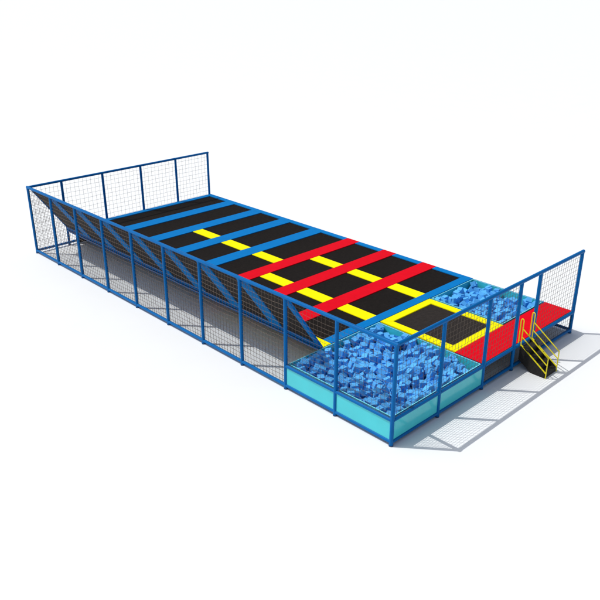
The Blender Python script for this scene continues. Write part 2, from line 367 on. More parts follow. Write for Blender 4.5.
# ---------------------------------------------------------------- foam cubes
CUBES = [
(0,0,0.51,0.59,0.39,1.31,0.04,2.91),(0,0,3.82,0.67,0.39,0.10,0.13,0.34),(0,0,3.6,2.55,0.39,1.08,0.34,-1.09),(0,0,1.51,1.16,0.39,1.30,0.50,-2.35),(0,0,2.4,2.5,0.39,0.67,1.55,2.14),(0,0,2.04,1.2,0.39,0.91,1.70,1.52),
(0,0,0.87,3.51,0.39,1.59,0.24,-1.84),(0,0,1.47,3.31,0.39,1.13,0.26,1.80),(0,0,1.48,0.92,0.39,-0.32,-2.04,0.22),(0,0,2.95,1.77,0.39,1.60,1.79,-0.70),(0,0,0.77,2.1,0.39,-0.12,1.99,1.43),(0,0,3.58,1.49,0.39,-1.59,-1.63,0.86),
(0,0,0.58,1.47,0.39,-1.19,-0.40,2.15),(0,0,2.67,0.28,0.39,-0.28,3.61,0.39),(0,0,1.78,1.25,0.39,-1.76,1.37,0.00),(0,0,2.36,3.76,0.39,-0.11,2.99,-1.31),(0,0,3.58,1.11,0.39,-0.62,1.97,1.83),(0,0,1.17,3.37,0.39,3.20,1.93,0.29),
(0,0,1.77,3.69,0.39,0.43,-1.91,-1.32),(0,0,3.26,1.52,0.39,1.32,1.97,-0.49),(0,0,3.89,0.89,0.39,0.99,-1.86,-1.25),(0,0,0.87,2.84,0.39,-1.95,-1.79,-1.05),(0,0,2.03,3.73,0.39,0.35,0.49,-0.75),(0,0,3.27,3.05,0.39,-1.15,-1.66,-1.19),
(0,0,0.52,2.38,0.39,-1.78,0.27,-1.78),(0,0,3.25,1.2,0.39,-0.12,-1.46,-1.91),(0,0,2.1,0.26,0.39,1.79,-0.17,-0.24),(0,0,3.02,2.14,0.39,-1.09,0.01,1.71),(0,0,2.98,2.85,0.39,-3.23,-1.99,0.06),(0,0,3.27,3.73,0.39,-0.47,2.84,1.35),
(0,0,0.91,1.46,0.39,-3.03,-0.34,-1.83),(0,0,0.53,0.24,0.39,-1.20,-0.19,0.80),(0,0,2.16,3.15,0.39,0.40,-0.12,1.49),(0,0,0.21,1.59,0.39,1.59,0.14,-0.15),(0,0,3.92,3.08,0.39,1.37,1.69,-1.20),(0,0,0.24,3.01,0.39,1.54,-1.64,0.13),
(0,0,2.6,2.46,0.39,-3.40,-0.20,-0.07),(0,0,3.21,0.26,0.39,-1.06,1.62,-0.29),(0,0,1.15,1.5,0.39,-1.22,-1.49,-0.03),(0,0,1.74,0.92,0.39,-1.45,0.13,-2.62),(0,0,1.78,0.62,0.39,0.13,-3.17,0.72),(0,0,3.01,3.73,0.39,-0.15,0.21,-2.08),
(0,0,2.01,3.45,0.39,-2.17,1.13,-0.78),(0,0,2.98,0.93,0.39,2.03,-0.25,-0.20),(0,0,0.26,0.91,0.39,1.93,-1.75,-0.08),(0,0,0.25,0.58,0.39,-0.53,-1.70,-1.39),(0,0,2.33,1.24,0.39,-0.20,-0.12,-0.49),(0,0,3.26,2.5,0.39,0.28,1.64,0.14),
(0,0,2.64,3.41,0.39,-1.76,-0.28,0.61),(0,0,0.58,3.15,0.39,-0.26,-3.45,-0.51),(0,0,0.25,2.45,0.39,1.77,-0.40,2.37),(0,0,3.58,3.7,0.39,-0.17,0.33,0.89),(0,0,2.32,0.83,0.39,-1.00,1.24,-0.10),(1,0,3.92,2.7,0.39,-1.44,1.95,1.16),
(0,0,1.44,0.25,0.39,1.11,-1.95,0.02),(0,0,3.89,1.53,0.39,1.26,0.31,1.69),(0,0,0.58,0.84,0.39,-1.73,-1.79,-0.53),(0,0,2.08,2.06,0.39,-0.25,-1.26,0.23),(0,0,0.23,1.1,0.39,0.52,1.36,0.18),(0,0,1.39,1.84,0.39,1.57,-1.72,0.55),
(0,0,3.6,3.02,0.39,-1.65,-0.09,2.54),(0,0,2.35,1.49,0.39,-1.91,-0.50,1.41),(0,0,2.39,1.73,0.39,0.39,-1.08,-0.32),(0,0,2.7,3.14,0.39,0.45,0.43,-0.19),(0,0,1.13,1.85,0.39,-1.32,0.34,2.75),(0,0,2.67,1.19,0.39,0.03,-1.78,-0.89),
(0,0,1.13,3.06,0.39,-1.20,-2.00,-0.72),(0,0,3.89,1.81,0.39,-1.78,0.31,-1.92),(0,0,3.26,2.79,0.39,-0.24,-1.38,0.25),(0,0,3.57,3.38,0.39,0.40,0.40,1.61),(0,0,2.66,1.45,0.39,-0.49,-2.89,-1.38),(0,0,2.38,3.34,0.39,-0.20,0.16,-1.99),
(0,0,0.24,2.71,0.39,3.05,0.44,0.33),(0,0,0.86,0.67,0.39,1.41,-0.25,-0.75),(0,0,0.56,2.14,0.39,-3.16,0.28,-0.40),(0,0,2.98,2.56,0.39,1.66,-1.54,0.19),(0,0,2.97,3.02,0.39,-1.90,0.29,-1.27),(0,0,1.7,2.75,0.39,-1.32,-1.25,1.13),
(0,0,3.57,0.34,0.39,-3.01,0.36,-0.73),(0,0,2.73,3.74,0.39,-0.42,1.34,-0.00),(0,0,3.42,2.13,0.39,-0.08,-0.03,0.86),(0,0,1.47,3.75,0.39,1.07,-0.45,-3.14),(0,0,2.37,0.25,0.39,-0.44,-2.00,3.17),(0,0,0.25,3.44,0.39,0.35,-0.41,1.93),
(0,0,3.92,1.15,0.39,2.63,-1.76,-0.09),(0,0,0.86,3.1,0.39,-2.89,1.66,-0.08),(0,0,2.71,0.85,0.39,-1.74,1.40,0.05),(0,0,0.83,1.83,0.39,-0.82,1.79,-1.50),(0,0,0.58,2.8,0.39,-0.46,1.25,-2.92),(0,0,1.48,3.1,0.39,-2.19,1.85,-0.07),
(0,0,1.46,2.46,0.39,2.66,1.69,-0.65),(0,0,1.16,0.26,0.39,-0.13,-0.00,-1.07),(0,0,2.07,1.51,0.39,2.07,1.76,-0.02),(0,0,3.58,0.89,0.39,1.30,1.61,-0.26),(0,0,1.51,1.46,0.39,1.61,-1.65,0.38),(0,0,0.94,0.24,0.39,-0.24,-1.13,1.28),
(1,0,1.74,1.76,0.39,1.97,0.29,-0.67),(0,0,2.61,0.57,0.39,-0.04,-3.52,-0.03),(0,0,3.87,2.04,0.39,-1.41,0.39,-1.87),(0,0,2.36,2.1,0.39,0.13,1.80,2.78),(0,0,2.07,0.57,0.39,0.23,1.66,-0.30),(0,0,1.15,0.61,0.39,-0.52,1.84,-0.27),
(0,0,0.21,0.22,0.39,1.16,-0.40,1.57),(0,0,1.17,0.87,0.39,1.41,1.09,0.20),(0,0,3.63,2.11,0.39,1.19,0.34,1.85),(0,0,2.71,2.79,0.39,0.14,-1.12,1.93),(0,0,3,3.43,0.39,-1.78,1.11,-0.64),(0,0,0.84,3.77,0.39,0.01,0.22,-0.19),
(0,0,3.89,3.67,0.39,-1.32,0.43,2.81),(0,0,3.3,1.8,0.39,-0.13,1.63,1.15),(0,0,0.57,3.4,0.39,-0.95,-1.89,2.12),(0,0,0.78,2.47,0.39,1.57,-1.32,0.54),(0,0,1.77,1.56,0.39,0.19,1.47,-1.38),(0,0,3.32,3.33,0.39,-3.22,-0.42,-1.05),
(0,0,2.32,0.48,0.39,-1.10,-0.09,1.37),(0,0,1.16,2.44,0.39,1.23,0.19,-0.58),(0,0,3.88,3.41,0.39,0.17,0.02,-1.84),(0,0,3.28,0.55,0.39,3.11,1.97,-0.21),(0,0,0.26,3.7,0.39,1.17,0.25,-0.32),(0,0,1.08,3.76,0.39,1.59,-0.06,-1.54),
(0,0,2.97,1.51,0.39,-0.31,-3.37,-0.33),(0,0,2.97,0.25,0.39,0.09,-0.19,-1.52),(0,0,2.98,0.54,0.39,-1.32,-1.12,-1.57),(0,0,3.87,2.46,0.39,-1.36,-0.09,-0.12),(0,0,2.35,3.12,0.39,0.62,1.34,-0.17),(1,0,2.99,1.21,0.39,-0.48,-0.02,2.43),
(0,0,2.07,2.78,0.39,2.56,1.43,-0.23),(0,0,3.83,0.24,0.39,-2.87,-0.36,0.52),(0,0,2,2.44,0.39,1.63,-1.47,0.33),(0,0,1.19,2.1,0.39,1.90,0.32,-1.15),(0,0,1.46,0.57,0.39,-2.71,-1.35,0.21),(0,0,1.71,3.09,0.39,-0.62,1.80,2.18),
(0,0,1.78,2.08,0.39,-1.70,-1.84,0.29),(0,0,0.26,2.16,0.39,-1.48,1.75,1.72),(0,0,1.48,2.18,0.39,-2.79,-0.26,-1.42),(0,0,1.7,2.48,0.39,-0.83,-1.88,0.12),(0,0,0.84,1.2,0.39,-0.74,-1.17,-0.15),(0,0,1.14,2.72,0.39,0.37,-0.19,-1.69),
(0,0,1.76,3.41,0.39,0.11,-1.98,2.60),(0,0,2.37,2.85,0.39,-1.24,-0.21,1.01),(0,0,3.55,1.91,0.39,-2.72,-1.39,-0.30),(0,0,3.56,0.55,0.39,0.62,1.51,-0.83),(0,0,1.45,2.75,0.39,-0.29,0.09,1.27),(0,0,0.57,1.19,0.39,-0.11,0.04,-2.36),
(0,0,2.07,0.86,0.39,1.34,0.17,-2.29),(0,0,3.55,2.8,0.39,2.48,-1.16,-0.40),(0,0,2.67,2.02,0.39,0.44,-0.13,-0.93),(0,0,0.24,1.88,0.39,-1.31,-0.20,-0.57),(0,0,0.57,1.87,0.39,0.15,0.31,1.27),(0,0,0.52,3.71,0.39,1.37,2.03,1.30),
(0,0,1.15,1.16,0.39,-1.53,-0.39,-2.05),(0,0,3.27,0.93,0.39,-0.15,0.22,-2.55),(0,0,2.64,1.81,0.39,1.64,-0.32,1.27),(0,0,0.84,0.87,0.39,3.27,-0.32,0.87),(0,0,2.06,1.86,0.39,-1.70,-1.95,-0.61),(0,0,1.74,0.25,0.39,2.78,-0.17,-0.31),
(0,0,1.37,1.57,0.42,1.82,-0.14,0.95),(0,0,1.5,3.73,0.56,0.40,-1.76,-0.19),(0,0,0.55,0.89,0.56,2.71,0.22,0.97),(0,0,1.59,1.15,0.56,-1.53,0.24,2.78),(0,0,2.26,1.27,0.56,-3.37,-0.12,-0.33),(0,0,2.17,0.27,0.56,-0.46,-3.14,-0.37),
(0,0,2.32,1.46,0.56,2.80,1.42,0.19),(0,0,2.58,2.48,0.56,-0.10,0.04,1.33),(0,0,3.81,0.72,0.56,0.31,1.92,1.72),(0,0,1.48,0.99,0.56,-2.00,-1.97,-0.23),(0,0,0.94,0.23,0.56,0.28,0.23,-1.60),(0,0,1.3,3.19,0.39,-1.88,-0.08,-0.78),
(0,0,2.91,2.98,0.56,1.89,0.25,-2.42),(0,0,0.85,2.9,0.56,-1.92,-0.10,2.39),(0,0,1.45,0.55,0.56,-1.54,0.07,-3.05),(0,0,3.68,2.09,0.56,-0.63,-1.29,-2.15),(1,0,1.76,1.6,0.56,1.87,0.39,2.64),(0,0,3.01,2.35,0.39,-2.98,-1.52,-0.04),
(0,0,2.31,2.85,0.56,3.27,0.48,0.67),(0,0,3.89,1.5,0.56,1.37,0.36,1.56),(0,0,2.72,2.97,0.39,0.10,-2.91,-1.82),(0,0,0.94,1.43,0.56,-1.30,0.16,1.06),(0,0,3.64,1.37,0.55,-0.32,-0.55,2.31),(0,0,0.74,2.42,0.56,0.58,1.11,0.57),
(0,0,1.68,2.2,0.53,-0.89,0.79,-1.18),(0,0,2.97,0.24,0.56,0.46,0.39,-2.18),(0,0,3.66,2.38,0.39,0.29,0.12,0.41),(0,0,1.98,3.74,0.56,-1.71,-0.27,0.51),(0,0,0.43,1.55,0.53,-1.04,0.14,-1.95),(0,0,0.77,2.05,0.56,-2.77,0.19,-0.22),
(1,0,2.72,0.82,0.56,1.21,-1.47,0.10),(0,0,1.13,3.07,0.56,0.99,-1.33,-0.74),(0,0,3.47,1.31,0.39,1.88,0.43,-2.09),(0,0,3.9,0.93,0.56,-0.06,3.40,-0.87),(0,0,1.32,1.89,0.56,-0.24,-2.03,2.04),(0,0,2.43,2.29,0.39,-1.87,-0.34,3.13),
(0,0,3.29,3.72,0.56,2.09,-1.53,-0.29),(0,0,1.06,1.2,0.56,1.58,-0.14,1.48),(0,0,0.25,3.73,0.56,-1.31,-0.10,2.66),(0,0,2.96,1.45,0.57,0.40,0.10,1.34),(0,0,2.98,0.5,0.56,-3.27,0.03,-0.80),(0,0,1.38,3.47,0.39,1.29,-0.50,-1.42),
(0,0,3.55,3.43,0.56,1.33,1.21,-1.54),(0,0,3.59,3.74,0.56,-1.87,-0.29,-3.20),(0,0,3.17,0.29,0.56,-0.10,-0.33,2.58),(0,0,1.01,2.55,0.43,-0.61,0.05,-0.73),(0,0,0.83,1.2,0.56,-0.44,-0.48,0.60),(0,0,0.52,0.26,0.56,-1.66,0.20,-0.54),
(1,0,3.92,2.7,0.56,2.01,-1.67,0.71),(1,0,3.89,2.45,0.56,1.35,-1.85,1.97),(0,0,1.21,0.87,0.56,-0.45,-1.91,0.33),(1,0,1.7,0.96,0.56,1.42,-0.38,-2.30),(1,0,1.73,3.74,0.56,0.07,1.35,2.25),(0,0,0.25,0.22,0.56,-0.90,2.00,-0.12),
(0,0,0.29,0.88,0.56,-0.10,-1.80,-0.43),(1,0,1.84,1.9,0.49,-0.58,-0.90,-1.44),(0,0,1.99,3.44,0.56,-1.39,0.47,-0.01),(0,0,0.24,2.74,0.56,-0.17,1.10,-1.87),(0,0,1.49,2.71,0.56,1.24,-0.46,-2.25),(0,0,0.27,1.11,0.56,3.29,0.40,-1.13),
(0,0,1.43,0.27,0.56,-1.10,-0.02,-2.05),(0,0,3.26,0.51,0.56,-1.15,0.44,-2.32),(0,0,2.94,0.98,0.56,-0.82,-1.46,0.37),(1,0,3.03,2.72,0.55,0.37,-0.01,0.11),(0,0,1.69,2.53,0.56,-0.55,-1.68,0.93),(0,0,0.8,0.94,0.56,-1.39,0.43,-1.81),
(0,0,3.8,3.05,0.55,-2.52,0.42,-1.44),(0,0,3.87,1.98,0.56,-1.52,0.42,1.07),(0,0,1.16,0.6,0.56,-3.23,-0.27,1.73),(0,0,3.82,0.45,0.48,-1.78,0.61,-1.54),(0,0,3.87,3.7,0.56,1.79,0.11,-2.17),(1,0,0.54,3.37,0.56,-0.11,-3.15,-0.23),
(1,0,2.37,3.75,0.56,0.21,-3.62,-0.40),(0,0,2.9,1.69,0.56,2.58,1.69,0.34),(0,0,2.06,2.24,0.48,2.00,-0.11,1.59),(0,0,0.22,3.53,0.56,1.03,-1.08,1.90),(0,0,2.58,1.61,0.48,-2.25,0.79,-1.28),(0,0,3.46,2.37,0.39,-1.70,-0.43,2.02),
(0,0,0.27,2.2,0.56,1.74,1.17,-1.55),(0,0,3.33,3.27,0.56,1.18,-0.42,-2.66),(0,0,3.01,3.75,0.56,-2.13,-2.02,0.08),(0,0,1.76,3.39,0.56,1.86,-1.48,-1.08),(0,0,0.52,2.13,0.56,-1.72,2.04,-0.50),(0,0,3.54,1.71,0.39,0.04,-1.65,0.17),
(0,0,3.87,1.77,0.56,0.10,0.29,-1.26),(1,0,2.64,1.16,0.56,1.99,1.25,-0.07),(0,0,2.11,2.79,0.56,1.90,-0.39,1.16),(0,0,0.3,2.95,0.56,0.56,-1.87,-1.29),(0,0,3.53,0.57,0.56,-0.76,1.54,2.37),(0,0,1.76,0.23,0.56,0.71,-1.45,0.34),
(0,0,1.81,1.26,0.56,-1.31,0.37,2.67),(0,0,0.85,0.73,0.56,-1.47,-0.05,1.99),(0,0,3.24,1.5,0.56,0.34,0.09,1.65),(0,0,3.6,0.38,0.56,1.28,0.04,0.05),(0,0,0.51,2.35,0.56,-1.34,-0.42,2.68),(0,0,2.77,2.63,0.5,-1.02,0.21,1.70),
(0,0,0.21,1.62,0.56,-1.33,-0.08,2.81),(0,0,1.69,2.74,0.56,0.35,-1.86,1.59),(0,0,1.2,2.12,0.56,-1.34,1.41,-0.04),(0,0,2.06,1.5,0.56,-1.49,1.29,-1.88),(0,0,0.92,3.31,0.39,-1.14,0.23,1.75),(0,0,2.63,3.38,0.56,-2.65,0.11,1.43),
(1,0,2.06,0.59,0.56,-1.53,-0.08,-1.71),(0,0,3.54,2.8,0.56,1.97,0.45,-0.59),(1,0,3,1.17,0.56,-0.37,1.48,1.94),(0,0,2.34,1.02,0.49,2.14,0.59,1.82),(0,0,1.12,2.72,0.56,2.33,-1.97,-0.14),(0,0,2.33,3.09,0.56,-1.50,1.59,0.17),
(0,0,0.6,3.11,0.56,-0.46,0.25,2.08),(0,0,1.08,3.75,0.56,1.50,-0.16,2.10),(1,0,2.16,3.22,0.56,-1.32,-0.21,-1.06),(1,0,1.66,3.18,0.56,1.28,-1.76,-0.98),(0,0,1.14,1.5,0.56,0.81,1.83,-0.04),(0,0,2.41,3.33,0.56,-1.09,0.48,-2.62),
(0,0,3.27,2.05,0.43,0.06,-2.48,-1.15),(0,0,3.32,1.8,0.56,-0.24,1.60,-1.69),(0,0,1.14,0.28,0.56,1.08,1.92,0.33),(1,0,2.07,1.85,0.56,1.53,0.39,2.43),(0,0,0.51,3.74,0.56,-0.00,-1.83,-0.78),(0,0,3.24,0.97,0.56,1.08,-0.37,-1.47),
(1,0,3.24,2.81,0.56,0.99,-1.90,-0.27),(0,0,2.17,2.54,0.4,-0.30,0.40,0.34),(0,0,0.6,1.87,0.56,2.67,1.86,0.29),(1,0,2.13,0.89,0.56,0.91,-1.88,-1.38),(0,0,2.53,1.98,0.54,-2.27,-0.29,1.60),(0,0,3.57,3.09,0.56,0.05,2.73,-0.74),
(0,0,1.45,2.49,0.56,-0.47,1.87,2.24),(1,0,2.62,0.55,0.56,-1.81,-0.46,-1.54),(0,0,3.32,3.01,0.56,1.70,0.18,-1.65),(0,0,0.22,1.85,0.56,-2.83,-0.25,0.48),(0,0,2.26,0.46,0.56,0.35,-1.28,2.21),(1,0,1.83,0.62,0.56,0.33,0.05,0.58),
(0,0,1.17,3.34,0.56,-0.33,-3.62,1.25),(0,0,0.61,1.13,0.56,0.26,1.98,2.10),(1,0,3.58,0.9,0.56,0.25,-1.14,-0.21),(1,0,3.91,3.47,0.56,1.67,-0.09,0.95),(0,0,3.23,1.21,0.56,0.89,1.25,-1.50),(1,0,0.6,2.81,0.56,2.06,0.05,1.45),
(0,0,0.48,0.58,0.56,-1.72,-0.05,0.49),(0,0,2.07,1.21,0.56,-1.62,-1.11,-1.54),(0,0,2.39,0.25,0.56,-2.24,-1.55,-0.03),(0,0,0.82,1.83,0.56,-1.22,0.33,-2.45),(0,0,1.54,2.01,0.39,2.90,1.10,0.04),(1,0,2.76,3.76,0.56,-1.52,-0.01,-1.90),
(0,0,0.22,2.48,0.56,0.60,1.98,-1.87),(0,0,3.74,1.26,0.39,0.17,-0.13,-0.64),(0,0,0.91,3.53,0.56,1.97,0.46,-1.70),(0,0,2.83,2.16,0.5,-0.25,-1.92,-0.35),(0,0,0.24,0.6,0.56,-0.12,0.33,0.24),(1,0,2.42,2.54,0.56,-0.87,2.02,2.42),
(0,0,2.34,1.69,0.57,-1.81,-0.08,-3.00),(1,0,3.01,3.42,0.56,-1.51,-1.82,1.89),(0,0,2.68,0.22,0.56,-0.42,2.87,0.36),(1,0,0.83,3.74,0.56,1.64,-1.54,0.75),(1,0,1.05,1.88,0.57,-1.00,1.40,-0.31),(0,0,2.64,1.38,0.56,-0.08,-1.79,0.69),
(0,0,0.91,0.21,0.708,1.14,-0.23,1.71),(1,0,2.11,1.89,0.708,-1.80,0.05,-0.22),(0,0,1.04,3.75,0.708,-0.26,0.46,-1.43),(0,0,1.38,0.75,0.51,-0.29,-0.12,-2.77),(1,0,2.3,2.85,0.708,3.31,0.15,0.38),(0,0,0.22,1.82,0.708,1.12,0.26,2.41),
(0,0,1.24,1.72,0.51,-0.60,1.37,-0.69),(1,0,1.83,1.23,0.708,-2.02,0.46,1.49),(0,0,0.21,0.59,0.708,-1.69,-0.39,-0.32),(1,0,1.61,1.86,0.52,-0.01,-2.63,-0.76),(0,0,3.22,1.2,0.708,1.22,-0.37,0.27),(0,0,3.5,1.09,0.56,0.41,-0.42,-3.31),
(0,0,1.85,3.61,0.67,0.44,1.32,-0.61),(0,0,1.58,2.97,0.39,-0.25,-0.15,2.56),(1,0,3.85,1.94,0.708,-1.16,1.77,-1.06),(1,0,0.8,3.77,0.708,-2.05,-0.15,0.16),(1,0,2.59,1.38,0.708,1.69,1.64,0.20),(1,0,0.82,1.85,0.708,-2.45,-1.63,0.02),
(0,0,1.36,1.25,0.39,0.33,-3.44,0.93),(0,0,3.14,1.93,0.44,1.45,0.48,0.52),(1,0,0.21,1.63,0.708,-1.62,1.91,-0.95),(1,0,0.98,1.94,0.703,-0.63,-1.57,2.38),(1,0,2.07,1.15,0.708,0.02,1.48,2.17),(1,0,0.74,2.06,0.708,1.18,-0.49,-0.30),
(1,0,3.32,3.21,0.708,1.02,2.06,1.91),(1,0,2.67,0.55,0.708,2.65,1.84,0.06),(1,0,1.43,0.56,0.708,1.53,1.51,-0.95),(1,0,2.4,1.12,0.62,2.54,-0.94,1.36),(1,0,2.42,2.13,0.62,2.44,0.24,-1.11),(1,0,2.91,1.01,0.708,1.67,0.48,1.37),
(0,0,0.83,1.19,0.708,-1.55,-1.23,-0.79),(1,0,3.02,1.15,0.708,-2.66,-0.23,-0.56),(1,0,2.22,0.26,0.708,2.27,-1.34,-0.79),(1,0,0.78,1.5,0.56,0.15,-0.22,-1.97),(0,0,0.45,1.3,0.53,-1.75,-2.19,-0.54),(1,0,0.39,1.62,0.7,2.53,1.71,-1.21),
(1,0,2.45,2.34,0.56,0.30,1.69,-1.87),(0,0,1.77,3.41,0.708,1.14,1.92,-0.78),(0,0,2.51,1.75,0.6,-0.29,1.28,-1.21),(1,0,0.55,3.74,0.708,0.07,1.44,-1.24),(0,0,3.87,1.77,0.708,-1.36,-1.19,-0.00),(1,0,2.69,0.24,0.708,-1.20,0.21,0.48),
(0,0,3.36,1.33,0.56,-0.51,-1.56,2.13),(1,0,3.26,0.54,0.708,2.35,1.72,0.23),(1,0,2.64,3.34,0.708,1.21,-1.92,1.50),(1,0,2.93,0.24,0.708,-1.68,-1.46,-1.56),(1,0,1.93,2.01,0.59,-0.16,0.83,1.18),(0,0,1.1,3.1,0.708,-2.18,1.61,-0.34),
(1,0,0.73,2.39,0.708,0.20,-1.33,-1.97),(1,0,2.91,1.67,0.708,0.28,-2.70,-1.50),(0,0,1.22,0.88,0.708,2.19,1.19,0.55),(0,0,0.56,2.15,0.708,2.22,1.55,-0.18),(1,0,1.44,2.53,0.708,-0.06,-1.88,2.42),(0,0,3.59,0.4,0.708,0.10,-0.42,2.63),
(0,0,3.36,3.68,0.708,-1.72,-0.49,1.59),(0,0,2.27,1.92,0.46,0.50,-1.07,-0.11),(1,0,3.93,2.45,0.708,-0.41,-1.64,2.29),(1,0,2.61,1.2,0.708,2.96,1.51,-0.28),(0,0,0.55,0.55,0.708,2.05,0.19,1.35),(1,0,3.23,0.93,0.708,-1.63,0.25,-0.50),
(0,0,0.29,0.85,0.708,-2.00,-0.49,1.91),(0,0,3.18,1.48,0.708,1.51,1.96,0.70),(1,0,0.66,2.79,0.708,-0.17,-0.08,2.02),(1,0,1.66,0.97,0.708,0.38,-3.44,0.53),(0,0,3.25,2.28,0.39,1.16,0.14,-1.80),(1,0,2.39,2.55,0.708,0.78,-1.55,-0.99),
(1,0,2.38,3.77,0.708,0.85,-1.84,0.19),(1,0,1.35,1.87,0.708,-1.21,0.04,-0.52),(1,0,3.49,2.75,0.708,2.72,-1.41,0.34),(1,0,2.13,0.9,0.708,1.53,1.37,-0.74),(1,0,3.58,3.45,0.708,-0.06,-1.54,1.55),(0,0,3.39,0.36,0.49,0.68,-0.63,-1.14),
(1,0,3.65,2.02,0.708,1.02,-1.33,1.01),(0,0,2.71,3.74,0.708,-0.44,3.07,0.02),(1,0,2.94,2.96,0.708,0.75,1.94,-0.55),(0,0,1.15,3.35,0.708,-0.14,2.01,-1.42),(0,0,3.01,2.5,0.56,0.41,-3.24,-0.47),(0,0,1.95,3.08,0.39,-1.88,-0.46,0.02),
(0,0,2.8,2.41,0.4,-1.69,0.41,-1.54),(1,0,1.52,2.76,0.708,-2.01,-0.10,-1.94),(0,0,1.7,2.75,0.708,0.94,-1.82,-1.65),(0,0,0.21,0.25,0.708,0.19,-0.16,-1.36),(1,0,1.62,2.32,0.64,0.31,2.64,-0.18),(0,0,3.55,3.74,0.708,-0.25,0.20,1.39),
(1,0,3.66,1.63,0.56,1.88,0.36,0.47),(0,0,2.15,3.59,0.53,-1.36,0.44,-0.55),(0,0,2.4,0.25,0.708,1.70,1.70,0.12),(1,0,0.85,2.89,0.708,-0.44,0.29,-2.15),(0,0,3.46,1.54,0.57,-1.85,0.24,0.67),(0,0,1.14,0.62,0.708,0.34,1.76,-2.31),
(1,0,2.76,0.82,0.708,-0.36,-1.08,-0.07),(0,0,1.97,1.67,0.39,2.07,-0.02,-2.49),(0,0,0.55,0.89,0.708,-2.92,-0.16,-0.23),(1,0,0.5,2.35,0.708,1.65,-0.39,-0.77),(1,0,1.75,0.22,0.708,0.31,-1.59,-2.81),(1,0,1.5,3.76,0.708,1.22,1.52,0.58),
(1,0,0.92,3.55,0.708,0.08,1.89,0.03),(1,0,1.94,3.26,0.64,0.51,-0.08,-1.64),(1,0,3.53,2.25,0.54,1.15,2.61,-0.83),(1,0,3.23,2.81,0.708,1.61,0.49,-2.92),(0,0,2.89,1.98,0.39,-2.85,1.36,-0.29),(1,0,0.25,2.27,0.708,0.18,0.24,-1.65),
(1,0,2.97,3.76,0.708,-1.59,0.07,1.51),(1,0,3.82,0.78,0.708,-0.59,-1.51,1.36),(1,0,2.11,0.64,0.708,-0.17,-1.52,0.99),(1,0,0.71,3.38,0.68,0.08,-1.04,-0.08),(0,0,0.21,3.21,0.44,2.33,-1.14,-0.94),(1,0,3.72,3.01,0.708,-1.05,0.38,1.36),
(1,0,3.48,0.58,0.708,-2.82,-1.56,-0.67),(1,0,0.6,1.86,0.708,2.32,1.61,0.25),(0,0,0.22,1.36,0.39,1.94,0.02,0.50),(0,0,0.28,3.74,0.708,-0.92,1.35,0.75),(0,0,3.5,3.04,0.708,-1.13,-0.38,-2.76),(0,0,2.54,2.94,0.52,1.68,2.50,0.03),
(1,0,2.25,1.32,0.708,0.46,-0.31,-2.11),(1,0,2.34,3.29,0.708,0.85,1.27,-0.72),(1,0,1.69,2.55,0.708,1.62,-1.28,1.26),(0,0,0.21,2.79,0.708,0.45,1.17,-1.51),(1,0,2.04,2.43,0.58,-2.61,-0.27,-1.58),(1,0,0.6,3.14,0.708,0.81,1.40,-0.57),
(1,0,3.59,0.91,0.708,-2.73,1.74,-0.42),(0,0,0.8,0.9,0.708,0.01,3.01,0.22),(0,0,3.88,2.63,0.708,0.24,0.00,1.85),(1,0,3.36,1.83,0.708,1.50,0.30,1.94),(0,0,1.14,0.27,0.708,-0.42,1.66,0.42),(1,0,2.32,3.09,0.708,1.12,-0.33,-0.95),
(0,0,0.39,0.39,0.39,-0.29,0.26,-0.56),(1,0,3.9,1.52,0.708,-1.44,-1.22,1.32),(0,0,0.87,2.65,0.52,-2.54,0.20,1.49),(0,0,3.76,3.35,0.56,0.25,0.42,-2.42),(0,0,2.34,1.5,0.708,-0.70,2.05,0.14),(1,0,0.21,3.56,0.708,1.21,-1.21,1.72),
(0,0,0.71,0.52,0.39,2.81,1.74,0.06),(1,0,2.98,0.56,0.708,-1.35,-1.93,0.07),(1,0,2.14,2.79,0.708,-2.76,-0.36,-1.26),(0,0,1.28,3.64,0.5,2.04,1.21,-1.32),(1,0,3.34,3.01,0.708,-0.04,0.49,-1.39),(0,0,1.03,1.25,0.708,-1.83,0.04,-0.68),
(1,0,2.38,0.63,0.52,2.32,0.84,0.16),(0,0,1.63,0.47,0.39,-2.04,0.02,0.64),(0,0,3.79,0.53,0.64,-0.87,0.54,-1.19),(1,0,1.11,1.48,0.708,-0.20,-1.26,-0.34),(0,0,2.24,2.63,0.56,0.42,-1.87,-2.68),(1,0,0.25,2.47,0.708,-1.62,0.30,-2.58),
(1,0,3.86,3.73,0.708,-0.27,-0.08,2.69),(1,0,0.87,3.09,0.56,-0.18,0.07,2.94),(0,0,2.81,2.5,0.61,0.62,-1.02,0.72),(0,0,1.4,0.23,0.708,1.10,-0.16,-2.26),(0,0,3.01,1.37,0.708,-1.40,-0.29,0.55),(0,0,1.3,2.93,0.39,1.67,0.16,0.93),
(1,0,1.09,2.72,0.708,3.16,-0.07,0.23),(0,0,0.97,2,0.43,-0.65,0.63,0.80),(0,0,3.92,0.96,0.708,2.74,0.43,0.43),(1,0,2.99,3.45,0.708,0.12,-0.06,1.53),(0,0,2.07,1.47,0.708,-0.87,1.24,1.31),(0,0,3.79,2.24,0.49,-1.89,-0.35,0.65),
(0,0,2.64,2.23,0.44,-2.74,0.06,-1.22),(1,0,1.91,2.24,0.6,-2.40,0.06,-1.68),(0,0,3.84,1.2,0.56,-0.50,0.21,2.10),(1,0,2.04,1.17,0.75,-1.16,-0.45,1.85),(1,0,1.01,3.77,0.75,-0.20,-3.17,-0.17),(0,0,3.13,1.67,0.39,-2.52,1.20,0.08),
